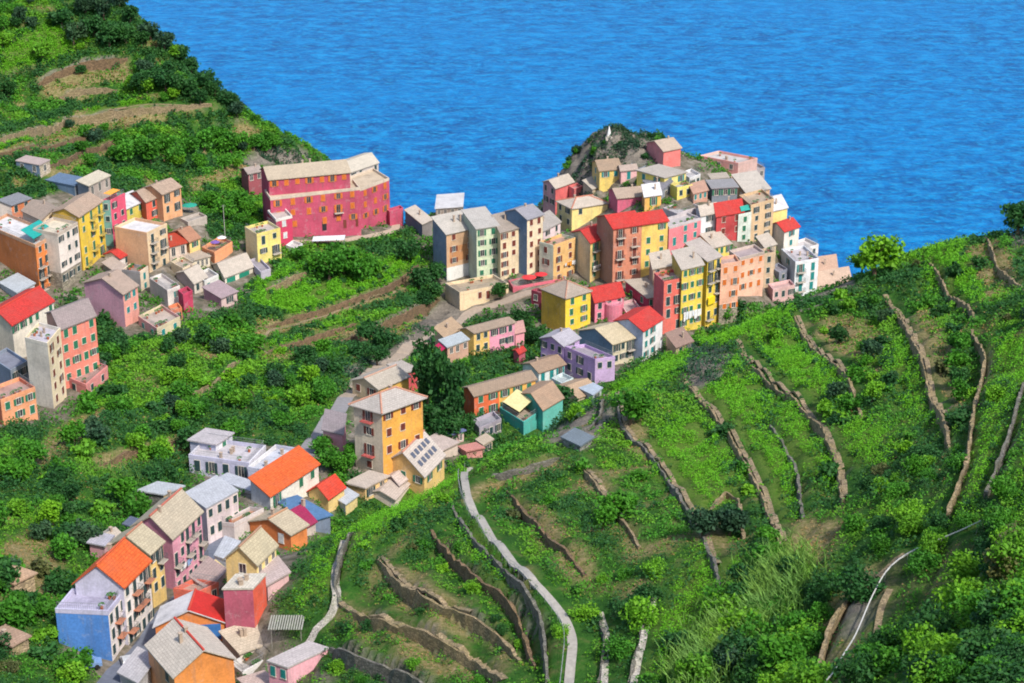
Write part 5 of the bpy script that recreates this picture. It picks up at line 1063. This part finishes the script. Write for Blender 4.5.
    for a0, a1, z0, z1, c in ((.56, .61, 8.0, 10.4, '#2A2A30'), (.80, .835, 8.2, 10.4, '#7A3A30'), (.94, .97, 8.2, 10.4, '#7A3A30')): panel(K, 'door', 'R', a0, a1, z0, z1, c, .05, lambda h: paint(h, .6))
    # white canopy below the mansion
    g = hit(329, 248, 400); o = empty('canopy', tuple(g)); tag(o, 'flat white canopy on posts in the garden below the crimson mansion', 'canopy'); mb = MB(); mb.quadbox([(-4, -1.6, 2.3), (4, -.4, 2.3), (4, 2.6, 2.5), (-4, 1.4, 2.5)], [(-4, -1.6, 2.4), (4, -.4, 2.4), (4, 2.6, 2.6), (-4, 1.4, 2.6)]); mb.put('canopy_sheet', paint('#D8DEE4', .7), o, (0, 0, 0))
    for x, y in ((-3.8, -1.3), (3.8, -.2), (3.8, 2.3), (-3.8, 1.2)): mb = MB(); mb.bar((x, y, -.6), (x, y, 2.35), .06); mb.put('post', paint('#888888', .6), o, (0, 0, 0))
    # pergola next to the pale pink house
    g = hit(288, 638, 185); o = empty('pergola', tuple(g)); tag(o, 'grey weathered pergola beside the pale pink flat roofed house', 'pergola')
    for x, y in ((-2, -1.5), (2, -1.5), (2, 1.5), (-2, 1.5)): mb = MB(); mb.bar((x, y, -.8), (x, y, 2.4), .07); mb.put('post', paint('#8E8A82', .8), o, (0, 0, 0))
    mb = MB()
    for i in range(14): mb.box(-2.4+i*.34, -2.2+i*.34, -1.9, 1.9, 2.4, 2.48)
    mb.put('slats', paint('#A5A59A', .8), o, (0, 0, 0))
    # parasols
    parasol(190, 213, '#1E9A84', 'teal parasol beside the peach house high on the left slope', 2.0, 400)
    parasol(529, 285, '#E03A3E', 'red parasol on the rose terrace, left of two', 1.9, 420, None, 'parasols on the rose terrace'); parasol(541, 282, '#D8303A', 'red parasol on the rose terrace, right of two', 1.7, 420, None, 'parasols on the rose terrace')
    K = 'peach house with a parasol filled roof terrace beside the lamp post'; _, Pt, zt, wz, zg, lR, lL = REG[K]
    for a, b, c, l in ((.3, .35, '#7A5AA8', 'violet parasol on the peach roof terrace beside the pole'), (.7, .4, '#E8E0E8', 'white parasol on the peach roof terrace beside the pole')):
        p = Pt(a, b, wz+.08); o0 = len(COL.objects); 
        pz = p; o = empty('parasol', pz); tag(o, l, 'parasol'); mb = MB(); mb.bar((0, 0, 0), (0, 0, 2.2), .035, seg=6); mb.put('pole', paint('#D8D8D4', .5), o, (0, 0, 0)); mb = MB()
        mb.solid([(0, 0, 2.5)]+[(1.2*math.cos(.785*i), 1.2*math.sin(.785*i), 2.0) for i in range(8)], [(0, 1+i, 1+(i+1) % 8) for i in range(8)], .04); mb.put('canopy', paint(c, .8, 'canvas'), o, (0, 0, 0))
    # laundry
    WH = ['#F0F0F0', '#E8ECF4', '#F4F0E8']
    laundry('bright yellow house hung with white laundry in the lower row', .12, .95, 10.6, WH, 'white sheets drying across the front of the bright yellow house', 1, 2.4)
    laundry('white house with a red roof and pale blue gable at the green ridge', .55, .95, 4.6, WH, 'white sheet drying on the white house with the red roof', 2, 2.0)
    laundry('long pink house with a beige double pitched roof along the street', .1, .5, 5.2, WH+['#9AB4E0'], 'white washing drying on the long pink street house', 3, 1.0)
    laundry('ochre house with orange shutters and a plant filled roof terrace on the cape', .45, .95, 5.6, ['#F0A030', '#E8E8E8', '#C8803A'], 'orange and white washing on the ochre house with the plant filled roof', 4, 1.2)
    laundry('yellow house with a red roof and a cream side wall in mid cape', .1, .9, 6.2, WH, 'small washing line on the yellow house with the cream side wall', 5, .9)
    # parked cars at the bottom street and garden edge
    for (px, py, yaw, hexs, label) in ((88, 668, .3, '#7FA0D0', 'small light blue car parked below the bright blue house wall'), (128, 668, 1.9, '#C8CCD2', 'small silver car parked on the street below the tall white facade'), (25, 395, .8, '#5A6E8E', 'dark blue car parked under the long white house with the red roof')):
        g = hit(px, py, 185); o = empty('parked_car', (g[0], g[1], ht(g[0], g[1])+.08)); o.rotation_euler = (0, 0, yaw); tag(o, label, 'car'); P = paint(hexs, .35, 'car_paint'); mb = MB()
        prof = [(-1.9, .35), (-1.9, .8), (-1.2, .9), (-.7, 1.4), (.7, 1.4), (1.3, .9), (1.9, .75), (1.9, .35)]
        mb.v = [(x, s*(.8 if z < 1 else .62), z) for s in (-1, 1) for x, z in prof]; mb.f = [tuple(range(7, -1, -1))[::-1][::-1], tuple(range(8, 16))]+[(i, (i+1) % 8, 8+(i+1) % 8, 8+i) for i in range(8)]; mb.m = [0]*10; mb.put('body', P, o, (0, 0, 0))
        for s in (-1, 1):
            mb = MB(); mb.quadbox([(-.9, s*.79, .92), (.95, s*.79, .92), (.95, s*.70, .92), (-.9, s*.70, .92)], [(-.6, s*.66, 1.32), (.6, s*.66, 1.32), (.6, s*.6, 1.32), (-.6, s*.6, 1.32)]); mb.put('window', glass(), o, (0, 0, 0))
            for x in (-1.2, 1.2): mb = MB(); mb.bar((x, s*.82, .32), (x, s*.6, .32), .32, 0, .32, 12); mb.put('wheel', paint('#202020', .8), o, (0, 0, 0))
    mark_built()
# ------------------------------------------------------------------ single trees and bushes
def build_plants():
    rr = random.Random(3)
    def T(px, py, r, tone, label, kind='tree', lift=.5, y0=45, cat='tree', group=None):
        g = hit(px, py, y0); return tree(g[0], g[1], r, tone, label, group, kind, lift, cat)
    T(876, 277, 5.4, 'light', 'broad light green pine standing alone against the sea on the ridge', 'tree', .6); T(862, 276, 2.8, 'light', 'smaller pale tree at the left foot of the lone ridge pine', 'tree', .7)
    T(1019, 236, 4.5, 'dark', 'dark tree at the right edge of the ridge against the sea'); T(632, 424, 4.0, 'mid', 'round green tree on the ridge above the biggest vine plot', lift=.35); T(560, 412, 3.6, 'dark', 'round dark tree by the turquoise house', lift=.4)
    T(735, 318, 3.4, 'dark', 'dark palm like tree in front of the large peach house', 'umbrella', .9, 380); T(725, 322, 2.6, 'mid', 'green tree left of the dark palm in front of the peach houses', y0=380)
    for i, (x, y, r, k, t) in enumerate([(428,408,4.6,'tall','dark'),(441,420,4.4,'tall','dark'),(455,428,4.0,'tall','dark'),(432,430,4.0,'tree','dark'),(447,440,3.4,'tree','dark'),(462,436,3.2,'tree','dark')]):
        T(x, y, r, t, ['tall dark ivy clad tree, highest in the gully beside the tall orange house', 'tall dark tree in the middle of the gully thicket', 'tall dark tree on the right of the gully thicket', 'low dark tree at the left foot of the gully thicket', 'low dark tree at the middle foot of the gully thicket', 'low dark tree by the orange end of the long house'][i], k, .35, 310)
    grp = [([(226,222,3.6),(238,214,3.8),(250,220,3.2),(212,210,3.0),(244,228,2.6)], 'mid', 'leafy tree between the crimson mansion and the peach houses', 380), ([(330,282,4.4),(345,276,5.0),(360,284,4.4),(318,272,3.6),(372,278,3.6),(300,262,2.6),(335,262,3.4)], 'mid', 'leafy green tree in the garden under the white canopy', 380),
           ([(396,202,4.0),(389,196,3.2),(402,210,2.6)], 'dark', 'dark tree at the right end of the crimson mansion', 440), ([(408,262,3.8),(420,292,3.8),(432,300,3.2),(436,285,3.4),(425,312,2.8)], 'dark', 'dark tree under the brown house of the cape row', 380),
           ([(370,345,3.4),(385,352,3.8),(378,366,3.0),(362,358,2.6)], 'dark', 'dark tree under the brown wall above the road', 330), ([(500,300,2.6),(520,330,3.0),(533,345,2.6),(512,345,2.6)], 'dark', 'small dark tree in the gap left of the vivid yellow house', 390),
           ([(330,470,2.8),(345,478,2.6),(322,455,2.4),(352,465,2.4),(338,490,2.2)], 'mid', 'green tree between the orange tiled roof and the tall orange house', 270)]
    for pts, tone, label, y0 in grp:
        for x, y, r in pts: T(x, y, r, tone, label, y0=y0, group=label+' group')
    L1 = 'dark tree among the bushes of the left hill'
    for x, y, r in [(75,45,5),(62,30,4.5),(95,38,5),(110,48,5),(125,44,4.5),(105,20,5),(85,15,4.5),(130,25,4),(150,40,4),(165,52,4.4),(180,62,4),(192,75,3.6),(205,88,4),(215,98,3.6),(228,108,3.6),(238,118,3.4),(140,95,4),(152,88,4.4),(165,92,4.6),(178,96,4),(190,100,4),(146,78,3.6),(170,80,3.6),(200,106,3.4),(120,8,3.6),(140,16,3.2)]:
        T(x, y, r*.92, 'teal' if rr.random() < .35 else 'dark', L1, group='dark trees on the left hill')
    L2 = 'mid green tree in the long belt above the lamp pole on the left hill'
    for x, y, r in [(125,165,4),(138,158,4.6),(150,165,4.6),(163,160,4.8),(176,166,4),(120,152,3.4),(190,158,4),(205,152,4.2),(218,148,4.4),(230,154,4.2),(243,150,4),(255,150,3.6),(265,146,3),(275,150,2.8),(85,140,2.8),(82,155,2.6),(90,168,2.6),(200,170,3),(225,170,3)]:
        T(x, y, r*.92, 'mid', L2, group='tree belt on the left hill')
    T(42, 60, 3.6, 'light', 'bright light green tree high on the left hill'); T(133, 92, 3.0, 'light', 'bright yellow-green tree below the dark trees of the left hill'); T(176, 60, 2.6, 'light', 'small pale round tree near the cliff edge of the left hill'); T(3, 48, 3.2, 'light', 'yellow-green tree at the left edge high on the left hill')
    for cond, L3, cnt, gn in ((lambda x, y: 100 < x < 340 and 315 < y < 470, 'leafy tree on the valley slope below the left village', 40, 'valley slope trees'), (lambda x, y: x < 190 and y > 430, 'leafy tree in the valley left of the white houses', 34, 'valley bottom trees'), (lambda x, y: x > 760 and y > 230 and y < 420, 'small tree on the upper right hill below the ridge', 16, 'upper right hill trees'), (lambda x, y: 560 < x < 780 and y > 520, 'small tree in the gully at the bottom right', 12, 'gully trees')):
        k = 0
        for _ in range(4000):
            if k >= cnt: break
            px, py = rr.uniform(-5, 1030), rr.uniform(230, 690)
            if not cond(px, py): continue
            g = hit(px, py)
            if built_at(g[0], g[1]) or cov_at(g[0], g[1]) in (1, 4) or (240 < px < 430 and py < 352): continue
            tree(g[0], g[1], rr.uniform(1.8, 3.3) if py > 430 or px < 400 else rr.uniform(1.5, 2.4), rr.choice(['dark', 'mid', 'mid', 'teal', 'light']), L3, gn, 'tree', .4); k += 1
    for cond, L3, cnt, gn in ((lambda x, y: x < 270 and y < 185, 'rounded tree scattered over the terraces of the left hill', 46, 'scattered trees on the left hill'), (lambda x, y: 562 < x < 660 and 118 < y < 170, 'dark shrub clinging to the cape rock', 16, 'shrubs on the cape rock')):
        k = 0
        for _ in range(5000):
            if k >= cnt: break
            px, py = rr.uniform(-5, 700), rr.uniform(0, 190)
            if not cond(px, py): continue
            g = hit(px, py)
            if g[2] < 6 or built_at(g[0], g[1]) or cov_at(g[0], g[1]) in (1, 4) or (cov_at(g[0], g[1]) == 2 and rr.random() < .6): continue
            if 'rock' in L3: bush(g[0], g[1], rr.uniform(1.0, 2.2), rr.choice(['dark', 'mid', 'teal']), L3, gn)
            else: tree(g[0], g[1], rr.uniform(1.8, 3.4), rr.choice(['dark', 'mid', 'teal', 'light', 'mid']), L3, gn, 'tree', .4)
            k += 1
    # reeds
    r = np.random.default_rng(9); mb = MB()
    for i in range(4200):
        t = r.random(); px = 690+105*t+r.normal(0, 16); py = 684-118*t+r.normal(0, 12); g = hit(px, py); h = r.uniform(1.2, 3.2); a = r.uniform(0, 6.28); m_ = g+np.array([math.cos(a)*h*.12, math.sin(a)*h*.12, h*.7]); b = g+np.array([math.cos(a)*h*.42, math.sin(a)*h*.42, h*.95])
        mb.bar(g-[0, 0, .2], m_, .04, 0, .045, 3); mb.bar(m_, b, .045, 0, .01, 3)
    for i in range(260):
        t = r.random(); px = 95+60*t+r.normal(0, 12); py = 480+r.normal(0, 8); g = hit(px, py); h = r.uniform(1.2, 2.4); a = r.uniform(0, 6.28); b = g+np.array([math.cos(a)*h*.3, math.sin(a)*h*.3, h]); mb.bar(g-[0, 0, .2], b, .05, 0, .012, 3)
    o = mb.put('reeds', leafmat('reed_leaf', (.22, .44, .09)), uv=False); tag(o, 'pale feathery reeds growing in the gully', 'reeds', kind='stuff')
    # bushes: scattered where the photograph shows scrub
    n = 0; tries = 0
    zones = [(lambda x, y: x > 640 and y > 560, 'bottom right slope', 84), (lambda x, y: x > 820 and y <= 560, 'upper right hill', 56), (lambda x, y: x > 560 and y > 330, 'middle of the right hill', 44), (lambda x, y: 300 < x < 640 and y > 470, 'lower garden terraces', 38),
             (lambda x, y: x < 200 and y > 430, 'valley bottom left of the white houses', 38), (lambda x, y: 60 < x < 340 and 310 < y < 470, 'valley slope under the left village', 38)]
    words = {'dark': 'dark green', 'mid': 'leafy green', 'light': 'light green', 'olive': 'grey-olive'}
    for cond, zn, cnt in zones:
        k = 0; tries = 0
        while k < cnt and tries < 6000:
            tries += 1; px, py = rr.uniform(-10, 1034), rr.uniform(200, 700)
            if not cond(px, py) or (240 < px < 430 and 240 < py < 352): continue
            g = hit(px, py)
            if g[2] < 5 or built_at(g[0], g[1]): continue
            c = cov_at(g[0], g[1])
            if c == 1 and rr.random() < .93 or c == 4 or c == 2 and rr.random() < .55: continue
            tone = rr.choices(['dark', 'mid', 'light', 'olive'], [.26, .42, .27, .05] if 'right' in zn else [.42, .34, .18, .06])[0]  # lighter tones on the right brighten a slope turned away from the sun
            bush(g[0], g[1], rr.uniform(1.8, 3.4) if 'bottom right' in zn else rr.uniform(1.2, 2.6) if 'right' in zn else rr.uniform(1.3, 3.2) if 'valley' in zn else rr.uniform(.8, 1.8), tone, f'rounded {words[tone]} bush growing on the {zn}', f'{words[tone]} bushes on the {zn}'); k += 1
def build_ground():
    me = bpy.data.meshes.new('hills'); ny, nx = ZT.shape
    co = np.stack([XX, YY, ZT], -1).reshape(-1, 3).astype(np.float32)
    idx = np.arange(nx*ny).reshape(ny, nx); q = np.stack([idx[:-1, :-1], idx[:-1, 1:], idx[1:, 1:], idx[1:, :-1]], -1).reshape(-1, 4)
    me.vertices.add(len(co)); me.vertices.foreach_set('co', co.ravel()); me.loops.add(q.size); me.loops.foreach_set('vertex_index', q.ravel().astype(np.int32))
    me.polygons.add(len(q)); me.polygons.foreach_set('loop_start', np.arange(0, q.size, 4, dtype=np.int32)); me.polygons.foreach_set('loop_total', np.full(len(q), 4, np.int32))
    me.polygons.foreach_set('use_smooth', np.ones(len(q), bool)); me.update(calc_edges=True)
    def blur(a):
        a = a.astype(np.float32)
        for _ in range(1): a = (a+np.roll(a, 1, 0)+np.roll(a, -1, 0)+np.roll(a, 1, 1)+np.roll(a, -1, 1))/5
        return a
    shore = np.clip((14-ZT)/8, 0, 1)
    gzy, gzx = np.gradient(ZT, GS); steep = np.clip((np.hypot(gzx, gzy)-1.15)/.6, 0, 1)
    for nm, a in (('dry', blur(GC == 2)), ('rock', np.maximum(np.maximum(blur(GC == 3), shore), steep*.8)), ('paved', blur(GC == 4)), ('vine', blur(GC == 1))):
        at = me.attributes.new(nm, 'FLOAT', 'POINT'); at.data.foreach_set('value', a.ravel().astype(np.float32))
    m, nt, b = nodes('hill_ground'); n1 = noise(nt, pos(nt), .35, 6, .7); n2 = noise(nt, pos(nt), 1.7, 5, .7)
    A = lambda n: N(nt, 'ShaderNodeAttribute', attribute_name=n).outputs['Fac']
    col = ramp(nt, n1, [(.34, (.014, .055, .010)), (.52, (.032, .10, .014)), (.68, (.09, .11, .035))])
    col = mix(nt, A('vine'), col, ramp(nt, n2, [(.35, (.05, .12, .012)), (.65, (.10, .15, .03))]))
    col = mix(nt, A('dry'), col, ramp(nt, n2, [(.34, (.08, .11, .025)), (.52, (.19, .16, .07)), (.68, (.30, .23, .13))]))
    v = N(nt, 'ShaderNodeTexVoronoi', Scale=.55); nt.links.new(pos(nt, 1, 1, 2.0), v.inputs['Vector']); sep = N(nt, 'ShaderNodeSeparateColor'); nt.links.new(v.outputs['Color'], sep.inputs['Color'])
    rk = mix(nt, .5, ramp(nt, n2, [(.3, (.04, .04, .038)), (.5, (.12, .105, .09)), (.7, (.26, .225, .185))]), ramp(nt, sep.outputs[0], [(0, (.10, .09, .08)), (1, (.27, .24, .2))]))
    col = mix(nt, A('rock'), col, rk)
    col = mix(nt, A('paved'), col, ramp(nt, n1, [(.35, (.07, .075, .05)), (.5, (.15, .13, .10)), (.65, (.25, .22, .19))]))
    nt.links.new(col, b.inputs['Base Color']); b.inputs['Roughness'].default_value = 1; b.inputs['Specular IOR Level'].default_value = .1
    bump(nt, b, n2, .8, .35)
    me.materials.append(m); tag(link('hills', me), kind='structure')
# ------------------------------------------------------------------ sea, light, camera
sc = bpy.context.scene
def build_sea():
    m, nt, b = nodes('sea_water')
    p = pos(nt, .085, .12, 1); p2 = pos(nt, .34, .42, 1); p3 = pos(nt, .007, .012, 1)
    n1 = noise(nt, p, 1.0, 6, .62); n2 = noise(nt, p2, 1.0, 5, .65); n3 = noise(nt, p3, 1.0, 4, .55)
    col = ramp(nt, n1, [(.38, (.0003, .062, .22)), (.51, (.0004, .135, .39)), (.64, (.003, .22, .52))])
    col = mix(nt, ramp(nt, n2, [(.47, (0,)*3), (.64, (.9,)*3)]), col, (.008, .25, .52))
    col = mix(nt, ramp(nt, noise(nt, pos(nt, .12, .2, 1), 1.0, 4, .6), [(.47, (0,)*3), (.64, (.7,)*3)]), col, (.0003, .075, .27))
    col = mix(nt, ramp(nt, n3, [(.40, (0,)*3), (.70, (.45,)*3)]), col, (.0008, .19, .50))
    nt.links.new(col, b.inputs['Base Color']); b.inputs['Roughness'].default_value = .35; b.inputs['IOR'].default_value = 1.33; b.inputs['Specular IOR Level'].default_value = .07
    a = N(nt, 'ShaderNodeMath', operation='ADD'); nt.links.new(n1, a.inputs[0]); nt.links.new(n2, a.inputs[1])
    bump(nt, b, a.outputs[0], .8, 2.2)
    o = link('sea', new_mesh('sea', [(-9000, 100, 0), (9000, 100, 0), (9000, 16000, 0), (-9000, 16000, 0)], [(0, 1, 2, 3)], m)); tag(o, kind='structure')
SUN_EL, SUN_AZ = 50.0, 143.0      # azimuth clockwise from +Y (the view direction)
def build_light():
    w = bpy.data.worlds.new('World'); sc.world = w; w.use_nodes = True; nt = w.node_tree; bg = nt.nodes['Background']
    s = nt.nodes.new('ShaderNodeTexSky'); s.sky_type = 'NISHITA'; s.sun_disc = False; s.sun_elevation = math.radians(SUN_EL); s.sun_rotation = math.radians(SUN_AZ)
    s.air_density = 1.0; s.dust_density = 2.0
    nt.links.new(s.outputs['Color'], bg.inputs['Color']); bg.inputs['Strength'].default_value = .14
    l = bpy.data.lights.new('sun', 'SUN'); l.energy = 3.0; l.angle = math.radians(3.5); l.color = (1, .94, .84); o = bpy.data.objects.new('sun', l); COL.objects.link(o)
    e, a = math.radians(SUN_EL), math.radians(SUN_AZ); d = Vector((math.sin(a)*math.cos(e), math.cos(a)*math.cos(e), math.sin(e)))
    o.rotation_euler = d.to_track_quat('Z', 'Y').to_euler(); o.location = (0, 0, 400)
    c = bpy.data.cameras.new('camera'); c.sensor_width = 36; c.lens = 36*FPX/IW; c.clip_end = 30000; c.clip_start = 1
    co = bpy.data.objects.new('camera', c); COL.objects.link(co); co.location = (0, 0, CAMZ); co.rotation_euler = (math.radians(90)-PITCH, 0, 0); sc.camera = co
    v = sc.view_settings; v.view_transform = 'Standard'; v.look = 'None'; v.exposure = EXPO; v.gamma = 1; v.use_curve_mapping = False
    sc.cycles.use_denoising = True; sc.cycles.max_bounces = 5; sc.cycles.diffuse_bounces = 3; sc.cycles.glossy_bounces = 2; sc.cycles.transmission_bounces = 2; sc.cycles.filter_width = 1.9
EXPO = 0.7
mark_built()
for w_ in WALLW: mark_line(w_[0], .4)
build_ground(); build_walls(); build_sea(); build_extras(); build_plants(); build_cover(); build_light()
